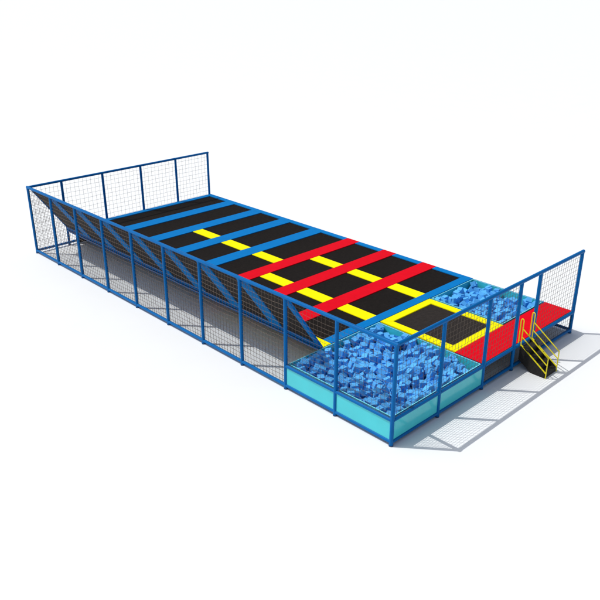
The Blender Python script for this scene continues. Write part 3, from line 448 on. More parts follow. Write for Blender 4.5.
(0,0,1.59,0.72,0.49,0.13,1.17,-1.04),(1,0,2.63,0.27,0.75,1.22,1.26,-0.25),(1,0,3.73,1.61,0.705,0.01,0.21,-0.60),(1,0,0.37,3.37,0.56,0.43,1.83,0.14),(0,0,1.46,2.05,0.56,2.05,-1.56,0.28),(0,0,3.89,2.18,0.62,-0.99,-2.98,-0.01),
(1,0,1.89,3.07,0.57,-0.65,1.27,0.15),(0,0,1.83,2.91,0.43,-1.51,2.05,-0.66),(0,0,0.28,1.41,0.56,-0.15,1.10,-2.60),(1,0,0.57,2.12,0.75,0.68,-1.81,2.64),(0,0,0.74,0.28,0.39,-0.24,-0.14,-0.62),(1,0,3.44,0.59,0.75,-2.12,-1.11,-0.47),
(0,0,0.94,2.3,0.39,2.21,1.41,-0.26),(1,0,1.15,1.74,0.66,0.26,-2.99,0.85),(0,0,0.28,0.83,0.75,-0.70,-1.89,-0.24),(1,0,1.51,0.39,0.708,-1.79,-1.57,-1.01),(1,0,0.22,2.77,0.75,1.34,-1.51,-1.89),(1,0,2.65,1.37,0.75,0.54,-2.03,-0.47),
(1,0,3.42,2.65,0.48,2.52,0.05,0.92),(1,0,3.23,1.17,0.75,-0.23,-0.28,-0.06),(0,0,2.71,1.58,0.64,0.85,2.31,-0.24),(0,0,0.51,1.69,0.39,0.23,2.74,-0.10),(0,0,1.96,0.39,0.39,-0.02,-0.12,-1.99),(0,0,2.23,2.35,0.45,2.35,-1.01,-0.77),
(1,0,3.59,3.75,0.75,0.97,1.79,1.55),(1,0,1.58,2.41,0.725,-1.42,0.12,-2.29),(1,0,1.66,2.69,0.75,0.21,3.62,-1.00),(1,0,2.99,3.2,0.63,-2.00,-0.25,-1.62),(1,0,1.85,1.17,0.75,0.98,-1.12,-1.10),(1,0,1.15,1.47,0.75,3.04,1.98,-0.36),
(1,0,2.6,1.19,0.75,-0.35,1.29,3.10),(1,0,2.98,0.21,0.75,-0.85,1.39,-0.97),(0,0,3.71,3.23,0.39,0.43,2.89,0.63),(1,0,3.14,3.04,0.56,2.61,-1.75,-0.89),(0,0,1.91,2.62,0.39,3.45,-1.79,-0.25),(1,0,3.18,1.48,0.75,-1.66,-1.83,0.36),
(1,0,3.56,1.25,0.69,-2.07,-0.21,0.29),(0,0,1.26,1.33,0.55,-2.79,0.95,-0.88),(1,0,0.24,1.66,0.75,1.61,0.06,-2.36),(1,0,1.79,3.38,0.75,-0.74,1.37,-0.52),(1,0,3.65,0.89,0.75,1.22,1.82,-0.08),(1,0,0.52,3.76,0.75,-2.00,-0.25,2.67),
(0,0,3.18,3.52,0.56,-0.16,-1.10,0.24),(1,0,2.31,1.49,0.75,2.86,1.63,-0.23),(0,0,1.93,0.99,0.39,-2.36,-2.01,0.24),(0,0,0.45,2.61,0.46,0.54,0.38,3.10),(0,0,1.28,0.43,0.66,0.69,3.12,-0.83),(1,0,3.88,2.41,0.75,1.73,-0.39,-0.62),
(1,0,1.26,0.93,0.75,-1.67,-0.15,1.28),(0,0,3.93,1.34,0.39,3.23,-0.25,-1.80),(0,0,3.89,0.21,0.56,0.08,2.66,1.79),(0,0,0.69,1.33,0.39,-0.16,2.81,-0.79),(0,0,3.2,3.51,0.39,-0.39,-0.18,0.12),(1,0,2.1,1.45,0.75,1.33,-1.74,-1.79),
(1,0,1.27,3.7,0.68,0.95,-1.88,-1.38),(1,0,2.12,1.9,0.75,1.84,-0.02,-1.80),(1,0,0.73,2.43,0.75,1.24,0.35,-1.52),(1,0,2.24,2.63,0.708,0.13,-1.68,-2.30),(1,0,3.3,2.26,0.56,1.66,1.43,0.26),(1,0,2.34,3.52,0.56,-1.47,-1.53,-1.15),
(0,0,2.52,2.71,0.48,-2.74,-0.77,-0.49),(1,0,3.89,0.93,0.75,0.12,-1.88,1.98),(1,0,1.37,0.21,0.75,-0.63,-1.20,0.22),(1,0,2.68,3.72,0.75,1.87,-0.24,-0.06),(0,0,2.33,1.91,0.63,1.24,0.99,-0.40),(0,0,0.68,0.61,0.56,0.29,-1.09,-0.27),
(1,0,0.62,3.15,0.75,-1.69,-0.39,2.27),(1,0,0.84,3.75,0.75,-0.05,0.24,0.26),(1,0,2.12,2.98,0.54,0.53,1.37,-2.91),(0,0,2.23,2.13,0.55,0.38,-1.29,3.01),(1,0,3.13,0.43,0.708,-0.86,-1.98,-0.27),(1,0,0.73,2.11,0.75,1.91,-1.41,0.69),
(1,0,3.71,2.8,0.718,-1.29,-2.09,1.10),(1,0,1.09,3.11,0.75,0.39,-1.13,-0.63),(0,0,2.99,1.88,0.58,2.57,2.12,-0.07),(0,0,2.94,2.33,0.57,0.19,0.20,-2.34),(0,0,0.89,3.36,0.56,0.50,1.61,0.86),(1,0,3,1.31,0.75,1.28,1.68,-1.33),
(1,0,3.87,1.72,0.75,1.92,-0.05,-2.71),(1,0,1.28,2.6,0.56,0.15,-1.93,-0.58),(1,0,2.96,3.75,0.75,1.87,0.36,-0.46),(0,0,0.99,1.63,0.39,-0.27,-0.34,3.10),(0,0,1.87,0.78,0.39,-0.06,-0.11,-0.71),(1,0,3.52,0.21,0.703,1.96,0.05,-1.63),
(0,0,3.14,3.26,0.39,0.27,0.28,-2.40),(1,0,3.66,2.03,0.75,1.14,0.43,-0.75),(0,0,0.57,0.22,0.708,1.66,-0.10,2.78),(1,0,2.74,1.95,0.58,1.68,-0.28,-1.82),(0,0,3.2,0.74,0.39,2.39,-1.47,-0.08),(0,0,1.01,0.46,0.43,-1.12,0.94,-0.44),
(0,0,2.86,3.57,0.39,3.30,0.10,0.95),(1,0,0.28,2.49,0.75,3.14,0.02,-1.34),(0,0,2.54,3.18,0.53,-0.74,-0.44,-1.18),(1,0,0.86,2.81,0.75,-1.77,0.35,-0.95),(1,0,3.66,0.63,0.715,0.47,2.08,2.09),(0,0,1.84,2.34,0.47,0.46,0.44,2.32),
(1,0,0.93,3.22,0.705,0.06,-2.19,1.04),(1,0,0.21,1.86,0.75,-1.78,-1.87,-1.00),(1,0,0.93,2,0.742,1.49,0.37,2.38),(1,0,3.55,0.41,0.75,1.94,1.88,0.39),(0,0,2.82,1.28,0.52,-1.59,-0.00,-2.33),(1,0,2.3,1.26,0.75,-2.03,0.29,1.35),
(0,0,1.54,1.67,0.39,-0.21,0.13,2.52),(1,0,1.4,2.26,0.56,0.12,0.54,2.50),(0,0,2.87,3.26,0.39,1.41,-0.44,-1.46),(0,0,1.56,3.51,0.39,-3.28,0.04,0.03),(1,0,0.82,1.21,0.75,2.65,-0.46,1.20),(0,0,2.54,1.02,0.39,-0.41,3.49,0.97),
(1,0,1.22,2.34,0.56,1.39,-1.20,-0.65),(1,0,2.8,0.87,0.75,-0.44,-2.89,0.95),(1,0,1.59,0.21,0.74,0.69,0.46,0.13),(0,0,2.91,0.75,0.49,-0.25,1.07,1.59),(1,0,3.45,1.64,0.703,1.23,0.91,-1.32),(1,0,3.25,0.98,0.75,3.34,-0.44,0.05),
(1,0,3.49,3.03,0.75,0.34,3.57,0.06),(0,0,2.4,3.56,0.39,-1.45,0.48,1.34),(0,0,0.33,2.02,0.59,-1.49,-0.60,-1.20),(0,0,0.21,3.32,0.62,-0.88,-3.39,0.09),(0,0,2.8,0.42,0.39,3.04,0.38,0.73),(1,0,2.75,2.21,0.65,-0.32,-1.97,-0.43),
(1,0,3.48,2.83,0.75,1.34,-0.13,-0.31),(1,0,0.25,3.71,0.75,2.07,-1.19,1.02),(1,0,2.05,0.33,0.708,0.43,-2.94,-0.05),(1,0,1.52,3.75,0.75,-0.17,-1.32,2.28),(1,0,1.08,2.7,0.75,-0.13,-0.14,-0.18),(0,0,1,0.99,0.48,0.44,2.83,0.35),
(1,0,1.53,3.31,0.56,0.15,-0.01,2.14),(0,0,0.35,0.39,0.56,0.07,-0.03,2.70),(1,0,2.42,0.26,0.75,1.67,1.66,0.40),(0,0,0.34,1.05,0.708,-1.53,1.24,0.01),(1,0,0.53,2.32,0.75,-1.24,0.49,-1.24),(0,0,0.72,1.66,0.39,1.46,-0.29,-2.12),
(0,0,1.22,2.86,0.56,1.28,0.26,-0.74),(1,0,0.66,3.58,0.52,-0.48,-2.96,0.43),(0,0,0.63,0.41,0.56,3.54,0.16,-0.55),(1,0,3.9,1.98,0.75,0.13,1.51,-2.49),(1,0,1.01,1.26,0.75,-0.82,1.22,-0.52),(1,0,1.98,2.6,0.56,-1.18,0.26,-1.65),
(0,0,1.15,0.21,0.75,-0.31,3.37,-0.29),(1,0,3.35,3.47,0.7,2.76,-0.91,0.01),(1,0,2.44,2.57,0.75,0.02,3.01,-0.53),(0,0,2.17,1.71,0.39,2.49,1.72,0.15),(1,0,3.15,3.73,0.708,1.75,1.18,1.20),(0,0,0.37,0.57,0.737,-1.95,0.30,-1.64),
(1,0,2.61,2.34,0.708,0.62,-0.61,1.26),(1,0,2.52,0.78,0.51,-1.32,-0.48,2.08),(0,0,3.89,2.62,0.75,0.68,1.20,0.95),(1,0,3.91,3.77,0.75,1.06,-1.14,-1.11),(0,0,0.53,0.86,0.75,-1.60,0.25,1.16),(1,0,1.15,3.41,0.75,1.81,1.23,-0.91),
(1,0,1.89,0.3,0.74,1.99,2.60,0.01),(1,0,3.09,2.19,0.57,3.36,-0.46,-1.40),(1,0,1.61,1.34,0.53,-2.88,0.29,-0.33),(0,0,1.91,2.79,0.54,2.47,-0.20,1.34),(1,0,1.16,0.21,0.792,0.77,-1.71,-2.15),(0,0,1.96,0.4,0.56,3.04,-0.42,-0.04),
(0,0,1.28,2.57,0.39,1.14,-0.25,-0.58),(1,0,2.5,1.56,0.69,-0.37,-2.21,2.15),(1,0,2.87,1.49,0.735,-1.20,0.61,-0.97),(1,0,1.74,3.42,0.792,2.48,-1.49,-0.65),(1,0,0.61,1.59,0.63,0.34,0.53,1.51),(0,0,0.88,0.49,0.54,3.11,-1.12,0.16),
(1,0,2.08,2.15,0.65,-0.44,1.07,2.40),(1,0,1.12,3.41,0.792,0.77,-1.30,1.83),(1,0,3.89,2.71,0.792,2.16,-1.61,1.17),(1,0,1.37,0.22,0.792,-1.25,-0.29,2.64),(1,0,1.72,0.93,0.75,-0.09,-0.28,1.88),(1,0,2.89,2.01,0.69,2.31,0.76,-1.22),
(1,0,0.96,1.67,0.56,-1.24,-0.30,-1.13),(1,0,1.24,3.78,0.745,-0.40,-1.54,0.23),(0,0,3.41,0.74,0.39,1.57,-0.35,-0.71),(1,0,2.72,1.77,0.62,-0.08,2.76,1.73),(1,0,1.64,2.94,0.58,-2.26,0.37,0.57),(0,0,0.56,0.83,0.792,-1.25,-0.15,0.93),
(1,0,2.47,2.95,0.68,0.81,0.50,1.88),(0,1,8.63,3.42,0.39,-1.96,0.28,1.52),(0,1,8.03,3.13,0.39,0.36,0.34,0.35),(0,1,7.65,2.5,0.39,-2.62,1.77,0.03),(0,1,8.61,1.31,0.39,-3.21,-0.48,-1.09),(0,1,8.56,2.8,0.39,-2.29,1.53,-0.46),
(0,1,9.19,2.83,0.39,-1.10,0.08,3.13),(0,1,9.01,3.74,0.39,-0.77,-1.84,1.94),(0,1,8.27,3.07,0.39,0.35,1.34,1.32),(0,1,7.05,3.33,0.39,0.12,-1.18,1.61),(0,1,8.83,2.56,0.39,-0.55,-1.47,-2.61),(0,1,7.7,3.16,0.39,2.87,-0.08,1.32),
(0,1,9.24,2.21,0.39,1.50,2.00,0.03),(0,1,7.68,1.58,0.39,-1.10,-0.26,-1.30),(0,1,8.94,3.46,0.39,-0.62,-1.12,0.59),(0,1,7.97,1.63,0.39,0.20,-0.21,2.48),(0,1,9.22,3.75,0.39,-1.96,0.38,3.06),(0,1,8.27,2.19,0.39,-0.29,2.01,-0.65),
(0,1,7.05,1.61,0.39,-2.00,-0.24,-3.34),(0,1,8.63,2.17,0.39,-1.14,1.78,1.12),(0,1,8,2.18,0.39,0.14,1.92,0.19),(0,1,8.9,1.63,0.39,-1.36,-0.12,-0.47),(0,1,7.39,3.76,0.39,2.78,-1.52,-0.18),(0,1,7.42,2.5,0.39,0.24,-0.18,0.66),
(0,1,7.68,2.74,0.39,-0.84,1.70,0.33),(0,1,8.93,1.89,0.39,0.15,-1.38,-0.22),(0,1,9.23,1.25,0.39,0.17,0.47,0.36),(0,1,8.06,1.23,0.39,0.46,3.25,1.45),(0,1,8.33,3.36,0.39,-1.54,0.25,-0.99),(0,1,8.98,2.99,0.39,-1.87,0.02,2.64),
(0,1,7.09,2.21,0.39,-0.04,3.30,-0.06),(0,1,8.29,3.73,0.39,-1.28,0.31,-0.54),(0,1,7.41,3.48,0.39,1.77,0.13,-0.70),(0,1,7.96,3.39,0.39,1.50,1.24,0.02),(0,1,9.24,1.79,0.39,0.12,-1.36,0.43),(0,1,7.71,1.84,0.39,1.47,-0.06,1.56),
(0,1,8.62,1.86,0.39,0.78,1.60,-0.19),(0,1,7.1,3.71,0.39,-0.20,0.21,-2.07),(0,1,8.92,1.26,0.39,0.42,1.95,-1.26),(0,1,7.11,1.88,0.39,-2.67,0.11,-1.41),(0,1,8.61,2.47,0.39,-1.61,-0.40,-2.31),(0,1,8.26,2.5,0.39,2.98,-1.36,0.33),
(0,1,8.3,1.9,0.39,-1.82,-1.96,-0.02),(0,1,7.71,2.2,0.39,1.70,-1.36,-0.14),(0,1,7.67,1.28,0.39,-1.33,0.08,1.70),(0,1,7.1,1.28,0.39,3.28,-2.00,0.06),(0,1,8,1.89,0.39,1.39,1.11,-0.01),(0,1,7.38,1.9,0.39,0.02,3.25,0.46),
(0,1,8.93,2.78,0.39,2.19,-1.29,-0.60),(0,1,7.09,3.12,0.39,0.93,2.03,-0.07),(0,1,8.58,1.51,0.39,1.17,-0.32,0.60),(0,1,8,2.4,0.39,-3.46,-0.13,0.80),(0,1,7.69,3.39,0.39,1.04,-1.42,1.81),(0,1,7.38,2.16,0.39,0.29,0.13,0.86),
(0,1,9.25,2.51,0.39,2.95,0.14,-0.21),(0,1,9.21,3.15,0.39,-2.47,1.56,0.15),(0,1,7.39,3.08,0.39,-0.04,-1.36,-1.53),(0,1,8.3,1.24,0.39,0.18,-1.82,0.29),(0,1,7.39,1.23,0.39,2.72,0.32,0.53),(0,1,7.08,2.46,0.39,-0.91,-1.44,-0.45),
(0,1,7.08,2.75,0.39,-2.79,-0.20,0.16),(0,1,8.88,2.17,0.39,1.35,-1.93,-1.73),(0,1,7.71,3.75,0.39,1.32,1.83,-0.24),(0,1,9.21,3.38,0.39,-0.43,-0.38,2.23),(0,1,7.4,2.8,0.39,1.14,-1.75,1.05),(0,1,9.2,1.59,0.39,-1.52,-0.09,-1.87),
(0,1,7.39,1.64,0.39,2.60,1.55,0.22),(0,1,8.32,2.81,0.39,1.68,-1.90,1.21),(0,1,7.96,2.8,0.39,-0.18,0.39,2.09),(0,1,8.6,3.02,0.39,-3.05,1.40,-0.24),(0,1,7.99,3.72,0.39,-1.50,1.51,-0.09),(0,1,8.59,3.72,0.39,-3.04,1.30,0.22),
(0,1,8.31,1.53,0.39,-3.51,0.05,-0.65),(0,1,7.38,3.76,0.56,1.15,1.57,-0.39),(0,1,7.71,2.22,0.56,0.07,1.89,-1.47),(0,1,8.28,3.05,0.56,-1.51,-0.25,1.73),(0,1,7.66,3.42,0.56,-1.00,-1.90,-1.03),(0,1,7.33,1.88,0.56,3.47,0.07,0.27),
(1,1,8.37,1.53,0.56,-1.09,-0.34,-2.34),(0,1,8.18,2.49,0.56,0.49,3.43,0.31),(0,1,7.41,2.82,0.56,-1.79,1.92,-0.25),(0,1,8.55,2.79,0.56,-0.49,3.43,-0.62),(0,1,8.28,3.77,0.56,-0.45,3.09,1.80),(0,1,7.42,1.68,0.56,1.40,-0.20,-2.32),
(0,1,9.02,2.97,0.56,-0.06,0.50,-1.77),(0,1,9.23,3.06,0.56,1.93,0.21,-1.07),(0,1,7.62,2.78,0.56,0.81,-1.49,0.10),(0,1,7.42,2.16,0.56,0.83,-1.76,1.48),(0,1,8.55,2.32,0.52,-1.69,0.51,0.75),(0,1,9.25,1.26,0.56,-1.09,0.01,-0.36),
(0,1,7.6,2.56,0.56,-1.51,-1.92,-0.10),(0,1,7.08,1.61,0.56,3.47,-0.23,-1.03),(0,1,7.06,1.86,0.56,-0.20,3.54,0.71),(1,1,8.92,3.32,0.54,-1.23,0.52,1.04),(0,1,9.21,3.76,0.56,3.12,1.44,0.06),(0,1,8.79,2.59,0.56,1.29,-0.19,-1.65),
(0,1,8.46,2.59,0.48,-0.25,-1.17,2.51),(0,1,8.95,2.79,0.56,0.68,-1.50,2.61),(1,1,8.67,3.42,0.56,2.07,-0.39,-1.87),(0,1,7.12,3.72,0.56,-2.18,1.51,0.55),(0,1,9.19,1.98,0.39,2.92,-0.21,-0.64),(0,1,8.56,1.5,0.56,-1.99,-0.48,1.41),
(0,1,7.06,3.12,0.56,1.01,-1.54,0.51),(0,1,9.24,3.37,0.56,-1.47,0.35,1.95),(1,1,7.69,3.22,0.56,1.34,0.12,1.19),(0,1,7.11,2.19,0.56,0.80,-1.83,0.70),(0,1,9.24,2.17,0.56,2.20,1.34,0.09),(0,1,8.53,1.93,0.56,-2.78,1.43,-0.73),
(0,1,7.92,3.4,0.56,1.10,-1.99,-0.79),(0,1,7.39,3.02,0.56,1.29,0.38,-2.93),(0,1,7.4,1.24,0.56,-2.00,2.03,0.65),(0,1,7.87,2.57,0.4,0.27,1.44,-0.94),(0,1,7.86,1.23,0.39,0.01,-3.38,-0.25),(0,1,8.3,1.9,0.56,1.28,-0.26,-1.91),
(0,1,8.46,3.72,0.56,3.21,-0.20,-0.18),(0,1,7.99,2.09,0.56,0.11,0.18,0.73),(0,1,7.93,1.65,0.56,0.34,-0.04,2.85),(0,1,7.09,3.5,0.53,2.25,0.66,1.67),(0,1,8.21,2.28,0.56,1.05,-0.08,0.48),(0,1,7.88,3.07,0.52,-0.59,0.39,0.37),
(0,1,8.86,3.66,0.5,0.62,-0.39,1.51),(0,1,8.79,2.24,0.56,0.48,0.19,-2.15),(0,1,8,1.85,0.56,-0.42,-0.22,-1.50),(0,1,7.69,3.74,0.56,-1.64,0.41,2.45),(0,1,7.05,2.46,0.56,1.87,1.22,-0.31),(0,1,7.06,2.71,0.56,-0.30,-0.15,-0.11),
(1,1,8.87,1.72,0.56,-0.48,-0.01,-1.36),(0,1,9.18,2.78,0.56,-2.98,0.33,-1.08),(0,1,7.42,3.45,0.56,0.10,2.91,1.11),(0,1,8.52,1.32,0.56,0.14,2.69,-0.09),(0,1,8.16,3.27,0.39,-0.30,1.25,-0.15),(0,1,8.31,1.29,0.56,0.94,-1.72,-2.03),
(0,1,7.93,2.78,0.56,-2.67,-1.55,0.44),(0,1,7.78,1.83,0.56,-0.43,1.39,-0.51),(1,1,8.95,1.92,0.56,0.45,-1.47,-0.30),(1,1,7.69,1.58,0.56,2.21,-1.76,0.71),(0,1,9.25,1.58,0.56,2.01,-0.37,-0.06),(0,1,7.66,1.31,0.56,-0.15,-0.39,0.28),
(0,1,7.13,1.29,0.56,0.41,0.29,-0.37),(0,1,8.94,1.25,0.56,1.46,1.63,1.99),(0,1,7.39,2.42,0.56,0.59,2.05,-2.32),(0,1,8.56,3.01,0.56,1.37,-0.29,-0.48),(0,1,8.31,2.86,0.56,2.26,1.42,1.09),(0,1,8.02,3.72,0.56,-0.29,1.76,-2.09),
(0,1,9.09,2.58,0.39,1.77,-0.30,1.35),(0,1,8.46,1.7,0.39,-1.94,0.40,2.76),(1,1,9.21,1.57,0.708,-1.79,-0.31,1.11),(0,1,7.57,2.76,0.708,1.17,-1.37,-0.13),(1,1,8.25,3.08,0.708,-0.27,1.50,-1.45),(0,1,8.51,2.46,0.61,0.49,-0.66,1.73),
(0,1,7.86,1.44,0.46,-0.85,-0.74,1.28),(0,1,8.92,1.22,0.708,1.33,0.33,1.25),(0,1,7.28,1.43,0.56,-0.42,0.35,0.74),(0,1,7.75,2.21,0.708,0.03,-3.05,0.14),(1,1,7.91,2.79,0.708,1.39,0.27,-2.48),(1,1,7.68,3.42,0.708,-0.11,1.38,-0.91),
(1,1,8.96,1.93,0.708,-1.77,0.25,3.03),(0,1,7.54,2.33,0.39,0.10,2.96,1.33),(0,1,8.27,1.71,0.62,-1.81,-0.68,-1.91),(0,1,8,3.66,0.708,1.09,1.31,-1.99),(0,1,8.62,2.63,0.68,1.12,1.14,-0.19),(1,1,8.69,2.31,0.68,0.83,-0.44,2.28),
(1,1,8.58,1.5,0.708,0.92,-1.77,1.21),(0,1,9.21,2.76,0.708,-1.21,-1.60,1.18),(0,1,7.08,2.42,0.708,-1.52,1.77,-0.11),(0,1,8.29,1.22,0.708,2.68,-0.41,1.36),(1,1,7.09,1.62,0.708,2.69,1.81,0.17),(0,1,7.76,2.68,0.56,2.20,1.20,-0.53),
(0,1,7.39,3.75,0.708,-1.12,0.35,-1.74),(0,1,7.05,2.7,0.708,-1.27,0.20,1.38),(1,1,7.57,3.07,0.65,1.19,-0.51,1.97),(0,1,7.75,2.95,0.6,2.82,0.36,0.38),(0,1,7.09,2.15,0.708,-3.05,-0.22,-1.13),(0,1,7.44,2.13,0.708,-1.04,1.43,-1.49),
(1,1,7.42,3.43,0.708,-1.02,2.01,0.71),(0,1,7.18,3.75,0.708,-2.45,1.15,0.67),(0,1,9.11,2.38,0.39,-1.00,1.73,0.19),(0,1,8.96,2.62,0.56,1.07,0.40,-0.18),(1,1,9.2,3.11,0.708,-1.58,-1.67,-0.17),(0,1,8.44,3.52,0.39,1.37,-0.22,-2.42),
(1,1,9.18,3.55,0.56,1.79,-0.04,1.71),(0,1,8.23,3.61,0.56,-0.14,0.07,1.43),(0,1,8.02,1.8,0.708,-1.48,0.34,2.21),(0,1,9.27,1.26,0.708,1.78,1.37,0.22),(0,1,7.26,2.63,0.39,-2.70,0.03,0.38),(0,1,8.9,3.19,0.65,0.71,-1.99,1.47),
(0,1,8.03,3.22,0.58,1.51,0.32,0.56),(0,1,8.15,2.48,0.708,-0.38,0.10,-0.84),(0,1,9.06,2.09,0.5,2.79,0.79,-0.61),(1,1,9.24,3.75,0.708,1.72,-0.15,-0.53),(1,1,7.87,3.41,0.708,-1.69,2.00,-0.55),(1,1,7.06,3.12,0.708,1.13,1.81,0.80),
(0,1,7.38,2.35,0.708,1.43,0.38,-2.78),(1,1,8.79,3.59,0.66,-0.97,2.26,-0.35),(1,1,8.35,2.9,0.708,-1.32,-0.46,1.23),(0,1,8.8,3.06,0.54,-2.88,0.17,-0.91),(0,1,7.9,1.62,0.708,-1.88,0.08,-1.89),(1,1,8.01,2.03,0.708,1.03,1.92,-1.85),
(0,1,7.4,1.24,0.708,2.00,1.74,0.41),(1,1,7.36,1.69,0.708,1.28,2.02,0.15),(0,1,7.66,1.33,0.708,-1.68,-1.57,1.44),(1,1,8.45,2.02,0.69,-0.57,-2.54,-0.61),(1,1,7.03,1.85,0.708,-2.74,-0.40,0.29),(0,1,8.91,1.55,0.56,1.44,0.50,-1.13),
(1,1,8.41,3.78,0.708,1.34,-0.31,0.23),(0,1,8.35,2.66,0.6,-0.32,1.06,-0.53),(0,1,7.39,1.88,0.708,1.49,-1.29,1.55),(1,1,8.57,3.03,0.708,1.90,-0.21,0.18),(1,1,7.12,3.54,0.7,0.64,-1.08,0.92),(0,1,7.39,3.24,0.52,-2.59,-0.25,1.54),
(1,1,7.79,1.81,0.708,0.42,3.28,1.40),(1,1,7.73,1.65,0.708,1.22,0.02,-0.17),(1,1,9,2.81,0.708,-0.29,-1.17,-1.38),(0,1,8.49,1.32,0.708,0.00,-2.66,-1.72),(0,1,8.53,2.83,0.708,-2.00,-0.32,1.86),(0,1,7.54,3.62,0.65,0.17,-0.46,-2.32),
(0,1,8.2,2.31,0.708,-1.28,-0.42,2.11),(0,1,8.08,2.97,0.52,0.65,0.71,2.02),(0,1,7.66,2.02,0.39,1.89,0.11,-1.20),(0,1,7.55,2.94,0.39,1.76,-1.96,0.39),(1,1,7.39,2.33,0.75,-1.00,1.29,0.59),(0,1,7.98,2.49,0.57,-0.99,1.83,0.58),
(0,1,8.79,3.24,0.39,-3.17,0.01,0.57),(1,1,8.53,2.37,0.718,-0.01,0.42,-0.61),(1,1,8.49,2.82,0.75,-1.54,-0.43,-1.90),(1,1,7.71,2.25,0.75,0.11,-1.68,-1.76),(1,1,8.25,1.22,0.75,1.55,-0.36,1.80),(0,1,7.96,2.29,0.56,0.92,-1.24,1.89),
(1,1,7.13,1.23,0.708,-1.74,0.34,1.36),(0,1,9.08,1.42,0.43,-2.66,-0.02,0.95),(1,1,8,1.85,0.75,-0.27,-2.02,-1.22),(0,1,7.24,1.46,0.39,-2.69,0.35,-1.16),(1,1,9.25,1.53,0.75,1.20,-0.23,2.05),(1,1,7.39,2.13,0.75,-1.35,-1.18,-1.74),
(0,1,7.78,2.95,0.39,-1.38,0.19,-2.36),(1,1,7.43,3.44,0.75,1.76,-1.44,0.82),(0,1,8.16,2.43,0.75,1.60,0.13,-1.10),(1,1,8.65,3.72,0.61,1.55,-0.71,-0.21),(1,1,7.91,1.58,0.75,0.10,-0.01,-0.39),(1,1,7.12,3.56,0.742,-1.56,-0.28,-2.80),
(0,1,8.97,2.63,0.708,1.27,-0.05,-0.47),(1,1,7.39,3.69,0.75,0.47,-1.30,2.34),(1,1,7.69,1.33,0.75,0.70,1.29,-1.92),(0,1,9.1,1.22,0.708,2.02,-0.42,-0.25),(0,1,8.74,2,0.51,-1.16,-2.55,-0.13),(1,1,7.88,3.16,0.69,-1.26,-2.95,0.68),
(0,1,8.47,2.62,0.718,1.90,-2.18,0.30),(0,1,8.11,1.56,0.57,-0.25,-0.03,-0.75),(0,1,8.14,3.41,0.55,1.63,-0.76,-1.82),(0,1,8.46,2.08,0.39,-0.45,-3.60,0.64),(0,1,7.84,3.56,0.39,0.35,0.31,2.12),(1,1,8.2,2.25,0.75,-1.11,1.57,-0.52),
(1,1,8.01,3.66,0.75,-0.20,0.01,1.57),(1,1,9.21,2.77,0.75,-0.87,-1.72,-1.98),(1,1,7.22,1.98,0.725,0.52,0.85,-0.68),(1,1,7.55,1.67,0.708,0.13,-0.37,-0.34),(0,1,8.19,1.69,0.45,-0.52,1.96,0.27),(0,1,7.79,2.39,0.56,0.58,1.65,-1.46),
(0,1,8.7,1.68,0.39,0.82,-1.79,0.16),(0,1,8.76,2.84,0.67,2.40,0.44,-2.01),(0,1,8.93,2.4,0.5,-0.85,-0.20,0.92),(1,1,8.43,3.49,0.56,-0.23,3.29,-1.18),(0,1,8.72,1.23,0.55,1.20,-2.42,-0.11),(0,1,9.14,3.58,0.39,0.05,0.07,1.12),
(1,1,9.03,2.26,0.59,0.95,-2.29,-1.05),(0,1,7.49,1.45,0.46,0.86,-0.60,-2.87),(1,1,7.89,2.77,0.75,1.03,2.05,0.12),(0,1,7.23,3.29,0.41,-1.16,-1.88,-0.31),(1,1,8.34,3.26,0.56,-1.95,0.60,-0.93),(1,1,7.05,2.7,0.75,1.52,-1.78,-0.28),
(1,1,7.06,2.15,0.75,0.43,1.36,0.97),(0,1,7.21,2.94,0.48,-0.88,0.54,0.39),(0,1,8.11,2.69,0.55,0.47,1.81,-1.48),(0,1,8.46,3.17,0.39,2.66,1.79,-0.06),(1,1,7.61,2.77,0.75,-1.20,-1.31,0.19),(1,1,8.25,2.7,0.708,-0.94,-0.17,-2.13),
(0,1,7.25,2.55,0.69,2.71,0.45,0.62),(1,1,7.04,3.76,0.747,0.15,-1.06,2.79),(1,1,8.79,3.03,0.708,-1.80,-0.47,0.85),(0,1,7.56,1.86,0.55,-2.00,2.27,-0.28),(1,1,8.35,2.05,0.732,2.26,1.12,-0.46),(1,1,9.2,3.76,0.75,2.04,-0.35,-2.74),
(0,1,8.09,1.44,0.39,1.97,0.15,-1.23),(0,1,7.03,2.46,0.75,1.37,-1.63,-0.08),(1,1,7.41,1.22,0.75,0.26,1.74,-2.44),(1,1,7.92,3.47,0.75,-0.24,-0.33,3.13),(1,1,7.63,3.45,0.75,0.21,0.17,-1.41),(1,1,8.91,1.22,0.75,0.40,-2.88,-1.60),
(1,1,9.26,3.14,0.75,1.82,0.16,2.89),(0,1,7.24,2.66,0.737,2.05,0.21,0.21),(0,1,8.33,2.14,0.62,1.24,-0.89,0.93),(0,1,8.65,3.25,0.56,1.14,0.10,-0.11)]
S_ = 0.188
bm = NB(); box(bm, -S_/2, S_/2, -S_/2, S_/2, -S_/2, S_/2, bevel=0.007)
cube_me = bpy.data.meshes.new('foam_cube'); bmesh.ops.recalc_face_normals(bm, faces=bm.faces[:]); bm.to_mesh(cube_me); bm.free()
cube_me.materials.append(M['foam'])
LAB = ('loose sky blue foam cube in the heap filling the big corner foam pit',
       'loose sky blue foam cube in the heap filling the smaller far foam pit')
GRP = ('foam cubes in the big corner pit', 'foam cubes in the smaller far pit')
rest = NB()
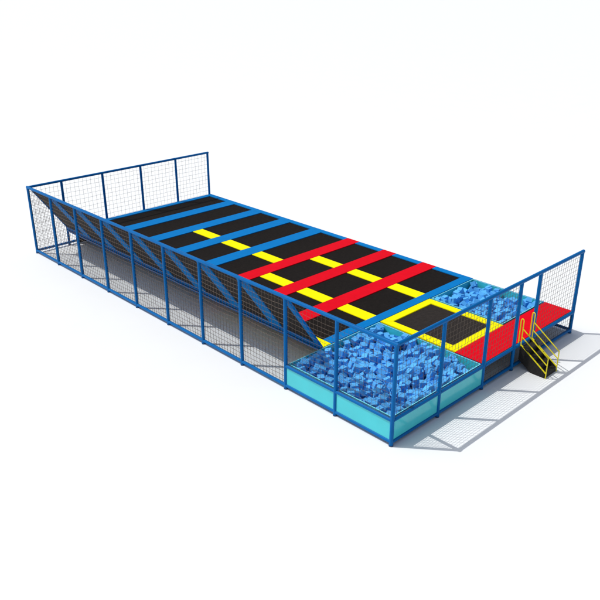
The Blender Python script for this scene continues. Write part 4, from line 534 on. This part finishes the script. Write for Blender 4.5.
for vis, k, x, y, z, a, b, c in CUBES:
    mx = Matrix.Translation((x, y, z)) @ Euler((a, b, c)).to_matrix().to_4x4()
    if vis:
        o = bpy.data.objects.new('foam_cube', cube_me); COL.objects.link(o)
        o.matrix_world = mx @ Matrix.Scale(random.uniform(.88, 1.1), 4)
        tag(o, LAB[k], 'foam cube', GRP[k])
    else:
        t = NB(); t.from_mesh(cube_me); t.transform(mx)
        tmp = bpy.data.meshes.new('tmp'); t.to_mesh(tmp); t.free(); rest.from_mesh(tmp); bpy.data.meshes.remove(tmp)
tag(obj('foam_filling', rest, 'foam'), 'underlying blue foam filling between and below the loose cubes in both pits', 'foam filling', kind='stuff')

# ---------------------------------------------------------------- fix: children of things standing away from the origin
for o in list(bpy.data.objects):
    if o.parent and o.parent.parent is None and o.type == 'MESH' and o.parent.type == 'EMPTY':
        o.location = -o.parent.location
for o in list(bpy.data.objects):
    if o.parent and o.parent.name.startswith('handrail'): o.location = -sr.location

# ---------------------------------------------------------------- light
off = Vector((1.11, -1.34, -2.95))
sun = bpy.data.lights.new('sun', 'SUN'); sun.energy = 3.3; sun.angle = R(0.33); sun.color = (1.0, 0.975, 0.94)
so = bpy.data.objects.new('sun', sun); COL.objects.link(so); so.location = (-10, 20, 25)
so.rotation_euler = off.to_track_quat('-Z', 'Y').to_euler()
w = bpy.data.worlds.new('World'); scene.world = w; w.use_nodes = True
nt = w.node_tree; bg = nt.nodes['Background']
sk = nt.nodes.new('ShaderNodeTexSky'); sk.sky_type = 'NISHITA'; sk.sun_disc = False
sk.sun_elevation = math.atan2(2.95, math.hypot(off.x, off.y)); sk.sun_rotation = math.atan2(-off.x, -off.y) % (2*math.pi)
sk.dust_density = 2.5; sk.ozone_density = 0.6; sk.air_density = 1.0
hs = nt.nodes.new('ShaderNodeHueSaturation'); hs.inputs['Saturation'].default_value = 0.62
nt.links.new(sk.outputs['Color'], hs.inputs['Color']); nt.links.new(hs.outputs['Color'], bg.inputs['Color']); bg.inputs['Strength'].default_value = 0.15

# ---------------------------------------------------------------- camera
cam = bpy.data.cameras.new('camera'); co = bpy.data.objects.new('camera', cam); COL.objects.link(co)
co.location = (-12.7306, -9.8356, 11.2043)
co.rotation_euler = (math.pi/2-0.4177, 0, 0.8049-math.pi/2)
cam.sensor_width = 36; cam.lens = 36*735.82/600; cam.clip_start = 0.1; cam.clip_end = 10000
scene.camera = co
scene.view_settings.view_transform = 'Standard'; scene.view_settings.look = 'None'
scene.view_settings.exposure = -0.40; scene.view_settings.gamma = 1.0
scene.render.resolution_x = 1024; scene.render.resolution_y = 1024
